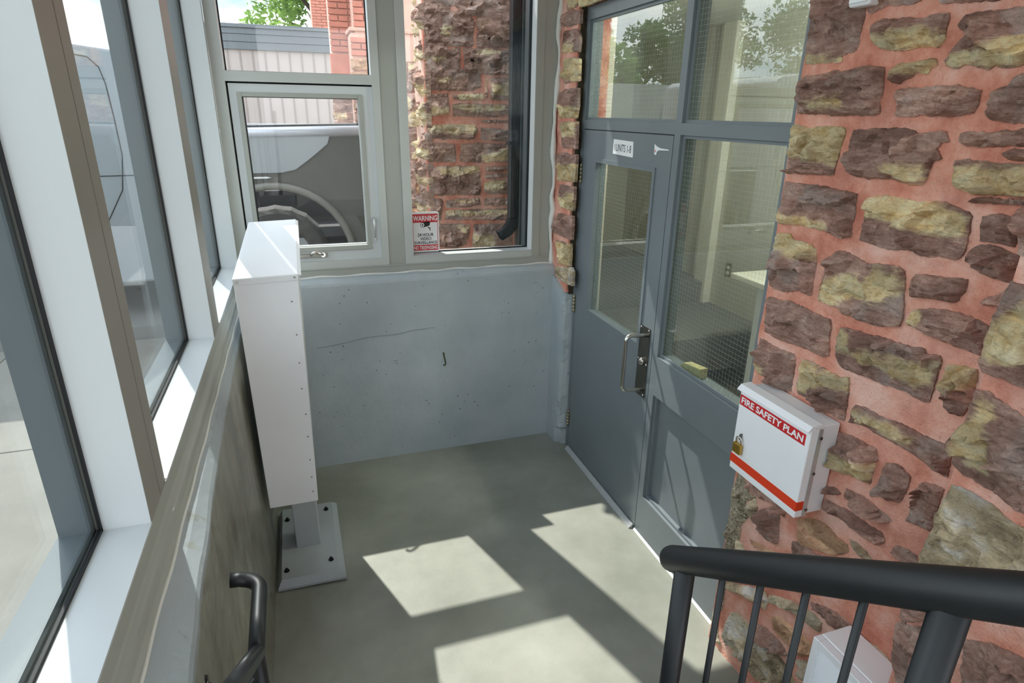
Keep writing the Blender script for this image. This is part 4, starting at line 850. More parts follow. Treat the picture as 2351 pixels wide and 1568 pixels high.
bn = B('red_banner', 'red', cov, (FX - 0.0008, FX + 0.001, 1.284, 1.592, 1.2085, 1.2465))
text('lettering', 'FIRE SAFETY PLAN', 'white_print', cov, (FX - 0.0010, 1.584, 1.2155), (0, -1, 0), (0, 0, 1), 0.0245, 0.292, bold=0.028)
B('red_stripe', 'orange_red', cov, (FX - 0.0008, 1.428, 1.2673, 1.5968, 0.978, 1.011))
pk = thing('padlock', 'small brass padlock hanging on the white fire plan box', 'padlock', (FX - 0.012, 1.558, 1.033))
B('lock_body', 'brass', pk, (FX - 0.017, FX - 0.003, 1.538, 1.577, 1.030, 1.069), bev=0.003, seg=2)
pts = [(FX - 0.010, 1.5445, 1.066), (FX - 0.010, 1.5445, 1.083)] + [tuple(p) for p in arc((FX - 0.010, 1.5565, 1.083), (0, -0.012, 0), (0, 0, 0.013), 5)] + [tuple(p) for p in arc((FX - 0.010, 1.5565, 1.083), (0, 0, 0.013), (0, 0.012, 0), 5)][1:] + [(FX - 0.010, 1.5685, 1.066)]
T('shackle', 'chrome', pk, pts, 0.0032, 10)
bm = bmesh.new(); bx(bm, FX - 0.012, FX + 0.002, 1.5535, 1.5560, 1.085, 1.108, bev=0.0008)
obj('hasp', bm, 'dull_steel', cov)

# black guard along the stairs
GX = 0.72
gd = thing('stair_guard', 'black tube stair guard with slim balusters beside the stone wall', 'railing', (GX, 0.9, 0))
SL = 0.711
rail_z = lambda y: 1.2535 + (0.900 - y) * SL
y_top = 0.952
dirv = Vector((0, -1, SL)).normalized()
bm = bmesh.new(); RR = 0.0300
st0 = Vector((GX, y_top, rail_z(y_top)))
cap = [st0 - dirv * (RR * math.sin(a)) for a in (1.57, 1.2, 0.8, 0.4, 0.0)]; capr = [RR * max(0.05, math.cos(a)) for a in (1.57, 1.2, 0.8, 0.4, 0.0)]
end = Vector((GX, -0.62, rail_z(-0.62)))
tube(bm, cap + [end], capr + [RR], 24); obj('top_rail', bm, 'black_metal', gd)
for y in (0.905, 0.392, -0.12):
    zb = 0.2 if y > 0.66 else 0.6 if y < 0.37 else 0.4
    T('post', 'black_metal', gd, [(GX, y, zb), (GX, y, rail_z(y) - 0.01)], 0.0225, 18)
    bm = bmesh.new(); disc(bm, (GX, y, zb), (0, 0, 1), 0.05, 0.008, 20); obj('foot_plate', bm, 'black_metal', gd)
low_z = lambda y: rail_z(y) - 0.86
T('bottom_rail', 'black_metal', gd, [(GX, 0.905, low_z(0.905)), (GX, -0.12, low_z(-0.12))], 0.014, 12)
for y in (0.788, 0.692, 0.597, 0.501, 0.29, 0.19, 0.09, -0.01):
    T('baluster', 'black_metal', gd, [(GX, y, low_z(y)), (GX, y, rail_z(y) - 0.012)], 0.0066, 10)

# black handrail on the left knee wall
hr = thing('handrail', 'black tube handrail bracketed to the stained knee wall', 'handrail', (-0.2, 1.2, 0.6))
hxx, hz = -0.193, 1.030
pts = [(-0.262, 1.377, 1.058), (-0.240, 1.377, 1.056)] + [tuple(p) for p in arc((-0.231, 1.338, hz + 0.022), (0, 0.039, 0), (0.038, 0, -0.008), 7)] + [(hxx, 1.25, hz + 0.008), (hxx, 1.160, hz), (hxx, 1.150, hz + 0.001), (hxx, 0.88, hz + 0.205), (hxx, 0.40, hz + 0.57), (hxx, -0.3, hz + 1.10)]
T('rail', 'black_metal', hr, pts, 0.0185, 18)
bm = bmesh.new(); prism(bm, [(1.075, 0.950), (1.062, 1.0), (1.066, 1.05), (1.085, 1.072), (1.104, 1.05), (1.108, 1.0), (1.095, 0.950)], 0, -0.293, -0.283, 0.002)
tube(bm, [(-0.285, 1.085, 1.035), (-0.25, 1.085, 1.005), (-0.215, 1.085, 1.008), (hxx, 1.085, 1.04)], [0.011, 0.009, 0.009, 0.010], 10)
obj('wall_bracket', bm, 'black_metal', hr)
for z in (0.968, 1.052):
    bm = bmesh.new(); disc(bm, (-0.283, 1.085, z), (1, 0, 0), 0.006, 0.004, 10); obj('screw', bm, 'dull_steel', hr)
T('support_post', 'black_metal', hr, [(hxx, 1.150, 0.0), (hxx, 1.150, hz)], 0.0165, 14)
bm = bmesh.new(); disc(bm, (hxx, 1.150, 0.0), (0, 0, 1), 0.045, 0.008, 18); obj('foot_plate', bm, 'black_metal', hr)

# wall heater low on the stone wall
ht = thing('wall_heater', 'white slatted wall heater low on the stone wall behind the guard', 'heater', (1.45, 0.97, 0.2))
HX0, HX1, HY0, HY1, HZ0, HZ1 = 1.368, 1.515, 0.862, 1.076, 0.20, 0.660
B('body', 'white_plastic', ht, (HX0 + 0.032, HX1, HY0, HY1, HZ0, HZ1), bev=0.003)
B('front_shell', 'white_plastic', ht, (HX0, HX0 + 0.030, HY0, HY0 + 0.022, HZ0, HZ1 - 0.001), (HX0, HX0 + 0.030, HY1 - 0.022, HY1, HZ0, HZ1 - 0.001), (HX0, HX0 + 0.030, HY0 + 0.022, HY1 - 0.022, HZ1 - 0.026, HZ1 - 0.001), (HX0, HX0 + 0.030, HY0 + 0.022, HY1 - 0.022, HZ0, HZ0 + 0.03), bev=0.002)
B('backing', 'zinc', ht, (HX0 + 0.024, HX0 + 0.030, HY0 + 0.02, HY1 - 0.02, HZ0 + 0.02, HZ1 - 0.02))
for k in range(34):
    z = HZ1 - 0.034 - k * 0.0117
    bm = bmesh.new(); prism(bm, [(HX0 + 0.006, z - 0.0075), (HX0 + 0.008, z - 0.0085), (HX0 + 0.022, z), (HX0 + 0.020, z + 0.001)], 1, HY0 + 0.022, HY1 - 0.022); obj('slat', bm, 'white_plastic', ht)

# warning sign on the glass of the fixed window
ws = thing('warning_sign', 'red and white WARNING surveillance sign on the fixed window', 'sign', (0.71, YG - 0.01, 1.34))
sx0, sx1, sz0, sz1, sy = 0.628, 0.797, 1.334, 1.582, YG - 0.012
bm = bmesh.new(); prism(bm, [(sx0 + 0.008 * (1 - math.cos(a)) if i < 99 else 0, 0) for i, a in enumerate([])] or [(sx0, sz0 + 0.01), (sx0 + 0.003, sz0 + 0.003), (sx0 + 0.01, sz0), (sx1 - 0.01, sz0), (sx1 - 0.003, sz0 + 0.003), (sx1, sz0 + 0.01), (sx1, sz1 - 0.01), (sx1 - 0.003, sz1 - 0.003), (sx1 - 0.01, sz1), (sx0 + 0.01, sz1), (sx0 + 0.003, sz1 - 0.003), (sx0, sz1 - 0.01)], 1, sy, sy + 0.004)
obj('plate', bm, 'paper', ws)
f0 = sy - 0.0006
B('red_header', 'red', ws, (sx0 + 0.005, sx1 - 0.007, f0, sy, sz1 - 0.064, sz1 - 0.012)); B('red_footer', 'red', ws, (sx0 + 0.005, sx1 - 0.007, f0, sy, sz0 + 0.010, sz0 + 0.045))
B('red_border', 'red', ws, (sx0 + 0.005, sx0 + 0.008, f0, sy, sz0 + 0.045, sz1 - 0.064)); B('red_border', 'red', ws, (sx1 - 0.010, sx1 - 0.007, f0, sy, sz0 + 0.045, sz1 - 0.064))
cx = (sx0 + sx1) / 2 - 0.001; X_, Z_ = (1, 0, 0), (0, 0, 1)
text('lettering', 'WARNING', 'white_print', ws, (cx, f0 - 0.0002, sz1 - 0.054), X_, Z_, 0.032, 0.150, align='CENTER', bold=0.02)
text('lettering', '24 HOUR', 'black_print', ws, (cx, f0, sz0 + 0.098), X_, Z_, 0.020, 0.100, align='CENTER', bold=0.015)
text('lettering', 'VIDEO', 'black_print', ws, (cx, f0, sz0 + 0.073), X_, Z_, 0.019, 0.070, align='CENTER', bold=0.015)
text('lettering', 'SURVEILLANCE', 'black_print', ws, (cx, f0, sz0 + 0.050), X_, Z_, 0.018, 0.144, align='CENTER', bold=0.015)
text('lettering', 'NO TRESPASSING', 'white_print', ws, (cx, f0 - 0.0002, sz0 + 0.016), X_, Z_, 0.023, 0.150, align='CENTER', bold=0.015)
bm = bmesh.new()
def pg(bm, pts): prism(bm, [(cx + a, sz0 + 0.165 + b) for a, b in pts], 1, f0, sy)
circ = lambda a, b, r, rx=1.0, n=18: [(a + r * rx * math.cos(t), b + r * math.sin(t)) for t in [2 * math.pi * k / n for k in range(n)]]
pg(bm, [(-0.020, 0.020), (0.026, 0.024), (0.030, 0.018), (0.028, 0.002), (0.022, -0.002), (-0.016, -0.012)])
pg(bm, circ(-0.018, 0.004, 0.0165, 0.85)); pg(bm, [(0.008, -0.002), (0.013, -0.002), (0.016, -0.014), (0.026, -0.020), (0.026, -0.032), (0.031, -0.032), (0.031, -0.013), (0.026, -0.013), (0.019, -0.010)])
cmm = obj('camera_pictogram', bm, 'black_print', ws)
bm = bmesh.new(); f0b = f0 - 0.0004
prism(bm, [(cx + a, sz0 + 0.165 + b) for a, b in circ(-0.018, 0.004, 0.0135, 0.85)], 1, f0b, f0); obj('lens_ring', bm, 'paper', cmm)
bm = bmesh.new(); prism(bm, [(cx + a, sz0 + 0.165 + b) for a, b in circ(-0.018, 0.004, 0.0055, 0.85)], 1, f0b - 0.0004, f0b); obj('lens', bm, 'black_print', cmm)

# door stickers
us = thing('door_sticker', 'small white sticker reading UNITS 1-8 at the top of the door', 'sign', (XD, 2.91, 1.963))
bm = bmesh.new(); prism(bm, [(2.806, 1.962), (3.020, 1.968), (3.020, 2.041), (2.812, 2.036)], 0, XD - 0.0010, XD - 0.0001)
obj('sheet', bm, 'paper', us)
text('lettering', 'UNITS 1-8', 'black_print', us, (XD - 0.0012, 2.986, 1.983), (0, -1, -0.012), (0, 0, 1), 0.036, 0.158)
text('lettering', '0', 'grey_print', us, (XD - 0.0012, 3.008, 1.985), (0, -1, 0), (0, 0, 1), 0.031, 0.013)
tp = thing('tape_scrap', 'torn white scrap of tape at the top corner of the door', 'tape', (XD, 2.55, 2.0))
bm = bmesh.new(); prism(bm, [(2.608, 1.990), (2.592, 1.988), (2.588, 2.003), (2.570, 2.010), (2.490, 2.013), (2.490, 2.017), (2.560, 2.019), (2.590, 2.026), (2.612, 2.036)], 0, XD - 0.0011, XD - 0.0001)
obj('torn_strip', bm, 'paper', tp)
bm = bmesh.new(); prism(bm, [(2.605, 2.000), (2.598, 1.999), (2.599, 2.010), (2.604, 2.012)], 0, XD - 0.0014, XD - 0.0011); obj('red_print_fragment', bm, 'red', tp)
wdg = bmesh.new(); prism(wdg, [(2.115, 1.052), (2.265, 1.052), (2.262, 1.066), (2.240, 1.084), (2.115, 1.100)], 0, 1.612, 1.655, 0.002)
tag(obj('wood_block', wdg, 'wood'), 'pale wooden wedge lying behind the sidelight glass', 'wood block')
B('glazing_ledge', G, d1, (1.607, 1.665, 1.764, 2.410, 1.030, 1.051))
# white device near the top of the stone wall
dv = thing('wall_device', 'white rounded plastic device at the top of the stone wall', 'device', (1.49, 1.475, 2.445))
B('housing', 'white_plastic', dv, (1.478, 1.52, 1.440, 1.512, 2.444, 2.575), bev=0.008, seg=3)
B('face_plate', 'white_plastic', dv, (1.473, 1.480, 1.446, 1.506, 2.452, 2.568), bev=0.002)
bm = bmesh.new(); disc(bm, (1.4732, 1.474, 2.474), (-1, 0, 0), 0.0055, 0.0008, 18); obj('sensor_ring', bm, 'dull_steel', dv)
ck = bmesh.new()
tube(ck, [(x, 3.6235 + 0.006 * (float(fbm(np.array([[x * 4, 3.0, 1.7]]), 3)[0]) - 0.5), 0.845 + 0.06 * (float(fbm(np.array([[x * 3.3, 9.1, 4.2]]), 4)[0]) - 0.5) + 0.05 * (x - 0.2)) for x in np.linspace(0.0, 0.72, 60)], 0.0013, 5)
obj('hairline_crack', ck, 'crack', wb)
hk = bmesh.new(); tube(hk, [(0.775, 3.632, 0.700), (0.772, 3.618, 0.702), (0.772, 3.611, 0.690), (0.778, 3.610, 0.660), (0.783, 3.612, 0.628), (0.774, 3.615, 0.616), (0.768, 3.617, 0.622)], 0.0042, 8)
tag(obj('wall_hook', hk, 'rust'), 'small rusty wire hook on the painted back knee wall', 'hook')

# ================================================================== OUTSIDE
pr = thing('stone_pier', 'rough sandstone buttress with salmon mortar outside the fixed window', 'buttress', (1.3, 4.9, GZ))
to_p = lambda x, z, h: (x, 4.622 - h, z)
bm = bmesh.new(); bx(bm, 0.905, 1.745, 4.63, 5.02, GZ - 0.2, 3.9)
obj('core', bm, 'brick_mortar', pr)
rough_face('mortar_bed', 'mortar', pr, to_p, 0.90, 1.745, GZ, 3.9, 0.03, 0.006, 7, 1.2, 0.05)
for k, P, Y in PIER_STONES:
    sid += 1; stone(P, Y, k, sid, to_p, 'stone_out', pr, 0.014, 0.006, 0.8, 0.02)
def rect2(x0, x1, z0, z1): return [int(v * 1000) for v in (x0, z0, x1, z0, x1, z1, x0, z1)]
zq = 2.42
while zq < 3.75:
    hh = rnd.uniform(0.13, 0.22); x = 0.92
    while x < 1.7:
        w = rnd.uniform(0.18, 0.4); b = min(x + w, 1.74)
        if b - x > 0.05: sid += 1; stone(rect2(x, b, zq, zq + hh), 0, rnd.choice((0, 1)), sid, to_p, 'stone_out', pr, 0.024, 0.006, 0.8)
        x = b + 0.03
    zq += hh + 0.03
to_pl = lambda y, z, h: (0.912 - h, y, z)       # its sunlit flank
zq = GZ
while zq < 3.75:
    hh = rnd.uniform(0.12, 0.22); y = 4.60
    for a, b in ((4.615, 4.615 + rnd.uniform(0.16, 0.26)), (4.86, 5.02)):
        sid += 1; stone(rect2(a, b - 0.02, zq, zq + hh), rect2(a, b, zq, zq + hh * rnd.choice((0.4, 0.6, 1.0))), 0, sid, to_pl, 'stone_out', pr, 0.014, 0.012, 1.3)
    zq += hh + 0.025
rough_face('mortar_bed', 'brick_mortar', pr, lambda y, z, h: (0.906 - h, y, z), 4.63, 5.03, GZ, 3.9, 0.03, 0.01, 7, 2.2, 0.03)

ds = thing('downspout', 'black metal downspout with a corrugated elbow in front of the stone pier', 'downspout', (1.40, 4.2, 1.2))
B('pipe', 'downspout', ds, (1.395, 1.462, 4.18, 4.24, 1.45, 3.7), bev=0.006)
B('pipe_rib', 'downspout', ds, (1.405, 1.410, 4.176, 4.181, 1.45, 3.7), (1.420, 1.425, 4.176, 4.181, 1.45, 3.7), (1.435, 1.440, 4.176, 4.181, 1.45, 3.7), (1.450, 1.455, 4.176, 4.181, 1.45, 3.7))
bm = bmesh.new(); c = Vector((1.3155, 4.21, 1.45)); n = 22; rings = []
for k in range(n + 1):
    a = k / n * 1.05; rad = Vector((math.cos(a), 0, -math.sin(a))); ctr = c + rad * 0.113; s = 0.034 + (0.004 if k % 2 else 0)
    rings.append([bm.verts.new(ctr + rad * p * s + Vector((0, q * 0.031, 0))) for p, q in ((-1, -1), (1, -1), (1, 1), (-1, 1))])
tdir = Vector((-math.sin(1.05), 0, -math.cos(1.05)))
rings.append([bm.verts.new(v.co + tdir * 0.05) for v in rings[-1]])
for a, b in zip(rings, rings[1:]):
    for k in range(4): bm.faces.new((a[k], a[(k + 1) % 4], b[(k + 1) % 4], b[k]))
obj('elbow', bm, 'downspout', ds)
B('wall_strap', 'downspout', ds, (1.388, 1.47, 4.178, 4.26, 1.955, 1.975), (1.388, 1.47, 4.178, 4.26, 3.0, 3.02))
# dark striped panels between the pier and the window
B('dark_panel', 'dark_frame', w3, (1.462, 1.60, 4.16, 4.26, GZ, 3.8), (1.478, 1.485, 4.15, 4.16, GZ, 3.8), (1.520, 1.535, 4.14, 4.16, GZ, 3.8), bev=0.002)
B('dark_return', 'dark_frame', w3, (1.56, 1.62, 3.86, 4.16, GZ, 3.8))

# pickup truck parked behind the casement
pt = thing('pickup_truck', 'grey pickup truck parked outside the casement window', 'truck', (-0.2, 5.8, GZ + 0.09))
TY0, TY1 = 4.95, 6.85; WZ, WX = GZ + 0.09 + 0.385, -0.20
def arch_poly(xa, xb, z0, top, wx, R):
    P = [(xa, z0)]
    if wx is not None:
        P += [(wx - R, z0)] + [(wx + R * math.cos(t), WZ + R * math.sin(t)) for t in np.linspace(math.pi - 0.1, 0.1, 18)] + [(wx + R, z0)]
    P += [(xb, z0)] + [(x, z) for x, z in top]
    return P
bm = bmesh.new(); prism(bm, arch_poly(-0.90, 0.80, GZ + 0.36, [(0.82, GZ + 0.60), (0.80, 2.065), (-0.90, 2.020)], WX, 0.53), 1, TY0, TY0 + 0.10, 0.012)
bed = obj('bed_side', bm, 'bed_charcoal', pt)
bm = bmesh.new(); prism(bm, [(-0.90, 1.715), (-0.12, 1.722), (-0.02, 1.742), (0.10, 1.83), (0.225, 1.925), (0.245, 1.985), (0.235, 2.02), (-0.90, 2.0)], 1, TY0 - 0.012, TY0 + 0.03, 0.006); obj('silver_area', bm, 'paint', bed)  # silver polygon with a slanted right end, laid over the charcoal side
bm = bmesh.new(); prism(bm, [(-0.90, 1.678), (-0.22, 1.684), (-0.19, 1.690), (-0.22, 1.698), (-0.90, 1.692)], 1, TY0 - 0.014, TY0 + 0.03, 0.002); obj('belt_moulding', bm, 'zinc', bed)
bm = bmesh.new(); tube(bm, [(-0.90, TY0 + 0.012, 1.985), (0.80, TY0 + 0.012, 2.030)], 0.042, 14); obj('shoulder_roll', bm, 'paint_sky_sheen', bed)  # bright band along the top edge: sky sheen painted on the roll
bm = bmesh.new(); prism(bm, [(-0.90, 2.018), (0.80, 2.064), (0.80, 2.082), (-0.90, 2.036)], 1, TY0 - 0.004, TY0 + 0.11, 0.004); obj('rail_cap', bm, 'car_plastic', bed)
bm = bmesh.new(); t = np.linspace(math.pi + 0.25, -0.25, 28)
tube(bm, [(WX + 0.555 * math.cos(a), TY0 - 0.012, WZ + 0.555 * math.sin(a)) for a in t], 0.028, 10); obj('fender_flare', bm, 'flare', bed)
bm = bmesh.new(); tube(bm, [(-0.50 + 0.10 * math.cos(a), TY0 - 0.012, 1.85 + 0.10 * math.sin(a)) for a in np.linspace(0, 2 * math.pi, 30)], 0.003, 6, False); obj('fuel_door_seam', bm, 'car_plastic', bed)
B('bed_floor', 'car_plastic', pt, (-0.90, 0.80, TY0 + 0.1, TY1 - 0.1, GZ + 0.62, GZ + 0.70)); B('inner_wheelhouse', 'car_plastic', pt, (-0.85, 0.45, TY0 + 0.40, TY0 + 0.5, GZ + 0.15, GZ + 0.95))
B('bed_side', 'paint', pt, (-0.90, 0.80, TY1 - 0.1, TY1, GZ + 0.4, 2.03), bev=0.01)
B('tailgate', 'paint', pt, (0.76, 0.81, TY0 + 0.1, TY1 - 0.1, GZ + 0.68, 2.03), bev=0.008)
B('rear_bumper', 'chrome', pt, (0.72, 0.88, TY0 + 0.04, TY1 - 0.04, GZ + 0.42, GZ + 0.62), bev=0.015, seg=2)
def wheel(x, y0, y1):
    bm = bmesh.new(); R = 0.385; pf = [(0.24, 0), (0.345, 0.0), (0.378, 0.03), (R, 0.07), (R, 0.20), (0.378, 0.24), (0.345, 0.27), (0.24, 0.27)]
    n = 40; rings = []
    for k in range(n):
        a = 2 * math.pi * k / n; o_ = 0.008 if k % 2 else 0
        rings.append([bm.verts.new((x + (r - (o_ if r > 0.36 else 0)) * math.cos(a), y0 + (y1 - y0) * (yy / 0.27), WZ + (r - (o_ if r > 0.36 else 0)) * math.sin(a))) for r, yy in pf])
    for k in range(n):
        A, Bq = rings[k], rings[(k + 1) % n]
        for j in range(len(pf) - 1): bm.faces.new((A[j], A[j + 1], Bq[j + 1], Bq[j]))
    w = obj('wheel', bm, 'tyre', pt)
    bm = bmesh.new(); disc(bm, (x, y0 + 0.05, WZ), (0, 1, 0), 0.243, 0.16, 28)
    for k in range(6):
        a = k * math.pi / 3; c, s = math.cos(a), math.sin(a); p = lambda r, q: (x + r * c - q * s, WZ + r * s + q * c)
        prism(bm, [p(0.05, -0.035), p(0.235, -0.028), p(0.235, 0.028), p(0.05, 0.035)], 1, y0 + 0.012, y0 + 0.05)
    disc(bm, (x, y0 + 0.005, WZ), (0, 1, 0), 0.07, 0.05, 16); obj('rim', bm, 'rim', w)
for wx in (WX, -3.75):
    wheel(wx, TY0 + 0.06, TY0 + 0.33); wheel(wx, TY1 - 0.06, TY1 - 0.33)
bm = bmesh.new(); prism(bm, [(-0.94, GZ + 0.36), (-0.92, 2.03), (-0.95, 2.10), (-0.99, 2.46), (-1.06, 2.51), (-1.60, 2.57), (-2.35, 2.57), (-2.95, 2.12), (-3.15, 2.02), (-4.35, 1.90), (-4.50, 1.70), (-4.52, GZ + 0.40), (-4.28, GZ + 0.40)] + [(-3.75 + 0.50 * math.cos(t), WZ + 0.50 * math.sin(t)) for t in np.linspace(math.pi - 0.1, 0.1, 14)][:0] + [(-3.2, GZ + 0.36)], 1, TY0 + 0.03, TY1 - 0.03, 0.02)
cab_ = obj('cab', bm, 'paint', pt)
bm = bmesh.new(); prism(bm, [(-1.34, 2.09), (-1.36, 2.40), (-1.45, 2.47), (-1.85, 2.50), (-1.85, 2.09)], 1, TY0 + 0.020, TY0 + 0.035); prism(bm, [(-1.93, 2.09), (-1.93, 2.50), (-2.32, 2.51), (-2.83, 2.10)], 1, TY0 + 0.020, TY0 + 0.035); obj('side_window', bm, 'car_glass', cab_)
def seam(pts, name='door_seam'): bm = bmesh.new(); tube(bm, [(x, TY0 + 0.028, z) for x, z in pts], 0.0035, 6); obj(name, bm, 'car_plastic', cab_)
seam([(-1.32, 2.475), (-1.22, 2.46), (-1.165, 2.40), (-1.145, 2.30), (-1.135, 2.1), (-1.13, 1.85), (-1.17, 1.62), (-1.30, 1.40), (-1.45, 1.25), (-1.50, 1.02)]); seam([(-1.88, 2.5), (-1.89, 1.9), (-1.87, 1.02)]); seam([(-2.95, 2.1), (-3.0, 1.7), (-2.96, 1.02)]); seam([(-0.95, 1.72), (-4.4, 1.66)], 'body_crease')
B('door_handle', 'paint', cab_, (-1.62, -1.46, TY0 + 0.005, TY0 + 0.03, 1.84, 1.87), (-2.30, -2.14, TY0 + 0.005, TY0 + 0.03, 1.83, 1.86), bev=0.005)
B('side_mirror', 'car_plastic', pt, (-2.95, -2.80, TY0 - 0.20, TY0 + 0.03, 2.05, 2.24), bev=0.02, seg=2)
B('front_bumper', 'chrome', pt, (-4.60, -4.42, TY0 + 0.04, TY1 - 0.04, GZ + 0.38, GZ + 0.66), bev=0.02, seg=2)
B('chassis', 'car_plastic', pt, (-4.2, 0.7, TY0 + 0.45, TY1 - 0.45, GZ + 0.30, GZ + 0.62)); B('axle', 'car_plastic', pt, (WX - 0.05, WX + 0.05, TY0 + 0.3, TY1 - 0.3, WZ - 0.05, WZ + 0.05), (-3.80, -3.70, TY0 + 0.3, TY1 - 0.3, WZ - 0.05, WZ + 0.05))
B('headlamp', 'zinc', pt, (-4.51, -4.40, TY0 + 0.025, TY0 + 0.30, 1.60, 1.78), bev=0.02, seg=2)

# low building with pale standing-seam siding and a dark fascia
sb = thing('siding_building', 'low building with pale vertical siding and a slate grey fascia', 'building', (-0.7, 15, GZ))
B('wall', 'siding', sb, (-2.2, 0.88, 14.03, 16.9, GZ, 3.55)); B('roof', 'fascia', sb, (-2.25, 0.95, 13.95, 16.95, 3.50, 3.60))
x = -2.2
while x < 0.80:
    B('siding_panel', 'siding', sb, (x + 0.006, min(x + 0.2195, 0.88), 14.0, 14.03, GZ, 3.235), bev=0.004); B('seam', 'seam', sb, (x - 0.0055, x + 0.0055, 13.982, 14.03, GZ, 3.235)) if x > -1.6 else None
    x += 0.2255
for z0, z1, yo in ((3.225, 3.36, 13.95), (3.36, 3.495, 13.94), (3.495, 3.60, 13.93), (3.60, 3.67, 13.90)):
    B('fascia_board', 'fascia', sb, (-2.28, 1.0, yo, 14.02, z0 + 0.004, z1), bev=0.004)
# brick buttresses of the older building
def bricks(bm_parent, x0, x1, y, z0, z1, bw=0.235, bh=0.068, j=0.012, flank=None, ystep=0.0):
    base = bpy.data.meshes.new('brick'); b_ = bmesh.new(); bx(b_, 0, bw - j, -0.012, 0.05, 0, bh - j, bev=0.003); b_.to_mesh(base); b_.free(); base.materials.append(M['brick'])
    half = bpy.data.meshes.new('brick'); b_ = bmesh.new(); bx(b_, 0, bw / 2 - j, -0.012, 0.05, 0, bh - j, bev=0.003); b_.to_mesh(half); b_.free(); half.materials.append(M['brick'])
    z, r = z0, 0
    while z + bh <= z1 + 1e-6:
        x = x0
        first = True
        while x < x1 - 0.02:
            useh = (first and r % 2) or (x + bw > x1 + 0.03); first = False
            o = bpy.data.objects.new('brick', half if useh else base); COL.objects.link(o); o.parent = bm_parent; o.matrix_parent_inverse = Matrix.Translation(-wloc(bm_parent)); o.location = (x, y + rnd.uniform(-0.004, 0.004), z)
            x += bw / 2 if useh else bw
        z += bh; r += 1
def blocks(par, x0, x1, y, z0, z1, seed, mat='stone_out'):
    global sid
    z = z0
    while z < z1 - 0.05:
        hh = min(rnd.uniform(0.15, 0.24), z1 - z); x = x0
        while x < x1 - 0.04:
            w = min(rnd.uniform(0.2, 0.42), x1 - x); sid += 1
            stone(rect2(x, x + w - 0.02, z, z + hh - 0.02), rect2(x, x + w * rnd.choice((0.5, 1)), z, z + hh * rnd.choice((0.4, 0.7))) if rnd.random() < 0.6 else 0, rnd.choice((0, 0, 3)), sid, lambda a, b, h: (a, y - h, b), mat, par, 0.035, 0.02, 1.2); x += w
        z += hh
bA = thing('brick_buttress', 'red brick buttress with a stone base at the casement window head', 'buttress', (1.2, 8.3, GZ))
B('core', 'brick_mortar', bA, (0.725, 1.76, 8.02, 8.50, GZ, 3.0), (0.775, 1.76, 8.02, 8.50, 3.0, 6.0))
bricks(bA, 0.715, 1.2, 8.0, 2.76, 3.02); bricks(bA, 0.765, 1.2, 8.0, 3.06, 5.2)
B('sloped_cap', 'brick_mortar', bA, (0.70, 1.76, 7.985, 8.5, 3.015, 3.055), bev=0.006)
blocks(bA, 0.70, 1.76, 8.0, GZ, 2.74, 1)
bC = thing('brick_wall_bay', 'red brick wall bay between the buttresses above a sandstone band', 'wall', (0.9, 8.7, GZ))
B('core', 'brick_mortar', bC, (0.535, 1.76, 8.52, 9.0, GZ, 6.0)); bricks(bC, 0.52, 0.80, 8.50, 2.83, 5.2)
B('sandstone_band', 'brick', bC, (0.50, 0.80, 8.485, 8.53, 2.44, 2.81), bev=0.008); blocks(bC, 0.49, 0.80, 8.52, GZ, 2.43, 2)
bD = thing('brick_chimney', 'red brick gable rising behind the low building', 'building', (1.2, 18.6, GZ))
B('core', 'brick_mortar', bD, (0.72, 3.2, 18.33, 19.5, GZ, 8.0)); bricks(bD, 0.71, 1.25, 18.31, 3.6, 6.2)
# pale wall and shed roof line seen in the door's reflections
B('garden_wall', 'grey_wall', None, (-16, -4.3, 17.0, 17.25, GZ - 0.05, 3.0))
tag(bpy.data.objects['garden_wall'], 'long pale concrete wall beyond the parked truck, seen mirrored in the door', 'wall')

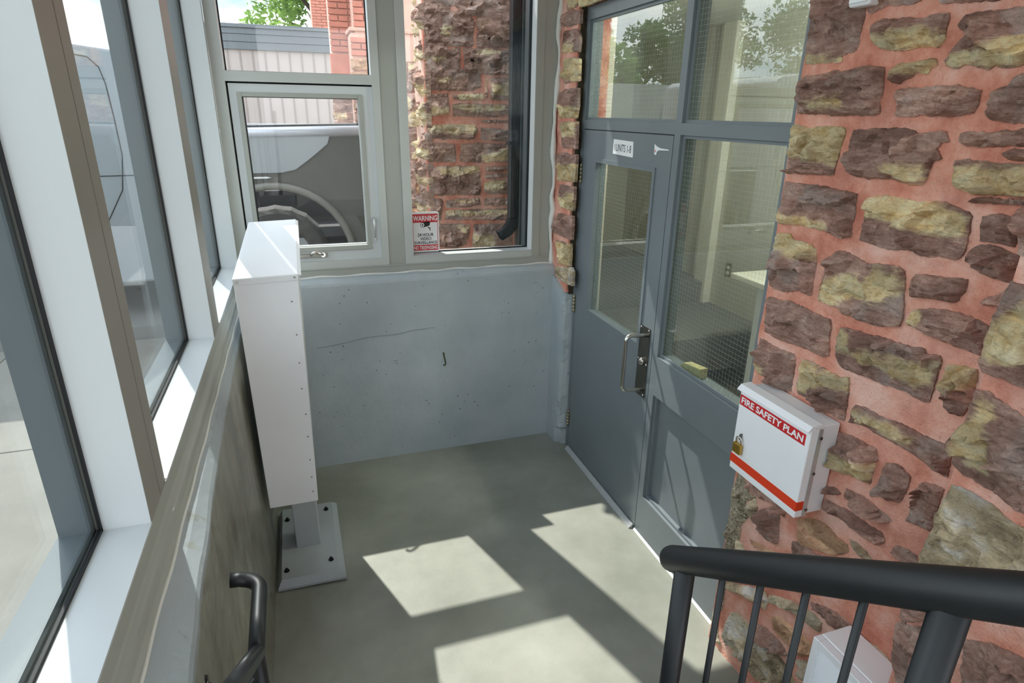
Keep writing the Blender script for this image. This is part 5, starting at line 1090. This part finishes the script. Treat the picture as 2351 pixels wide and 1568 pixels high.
def tree(label, x, y, h, r, n, mat, seed, group=None):
    rs = np.random.RandomState(seed); t = thing('tree', label, 'tree', (x, y, GZ), group)
    bm = bmesh.new(); tube(bm, [(x, y, GZ - 0.1), (x + 0.1, y, GZ + h * 0.35), (x - 0.05, y + 0.1, GZ + h * 0.7)], [0.22, 0.17, 0.08], 10)
    for k in range(7):
        a = rs.uniform(0, 6.28); z0 = GZ + h * rs.uniform(0.3, 0.6); tube(bm, [(x + 0.05, y, z0), (x + r * 0.35 * math.cos(a), y + r * 0.35 * math.sin(a), z0 + h * 0.14), (x + r * 0.7 * math.cos(a), y + r * 0.7 * math.sin(a), z0 + h * 0.22)], [0.09, 0.06, 0.025], 7)
    obj('trunk', bm, 'trunk', t)
    C = np.array([x, y, GZ + h * 0.62]); cl = []
    for k in range(26):
        d = rs.normal(size=3); d /= np.linalg.norm(d); cl.append((C + d * np.array([r, r, h * 0.36]) * rs.uniform(0.3, 0.95), rs.uniform(0.22, 0.42) * r))
    vs, fs = [], []
    for k in range(n):
        c, q = cl[rs.randint(len(cl))]; d = rs.normal(size=3); d /= np.linalg.norm(d); p = c + d * q * rs.uniform(0.55, 1.0) ** 0.7
        a = rs.normal(size=3); a /= np.linalg.norm(a); b = np.cross(a, d + 0.3 * rs.normal(size=3)); b /= np.linalg.norm(b) + 1e-9; s = rs.uniform(0.07, 0.14)
        i = len(vs); vs += [tuple(p - a * s), tuple(p + b * s * 0.45), tuple(p + a * s), tuple(p - b * s * 0.45)]; fs.append((i, i + 1, i + 2, i + 3))
    me = bpy.data.meshes.new('foliage'); me.from_pydata(vs, [], fs); me.update(); o = obj('foliage', me, mat, t); o['kind'] = 'stuff'
tree('bright green leafy tree standing behind the low building', 1.35, 23, 8.2, 2.6, 15000, 'leaf', 5)
tree('broad dark green tree beyond the middle of the pale concrete wall', -9.9, 20.2, 6.6, 1.9, 9000, 'leaf_dark', 8)
tree('low lighter green tree near the end of the pale concrete wall', -6.4, 18.9, 3.9, 1.3, 6000, 'leaf', 11)
tree('tall dark tree farthest along the pale concrete wall', -15.5, 20.5, 7.4, 2.6, 8000, 'leaf_dark', 14)
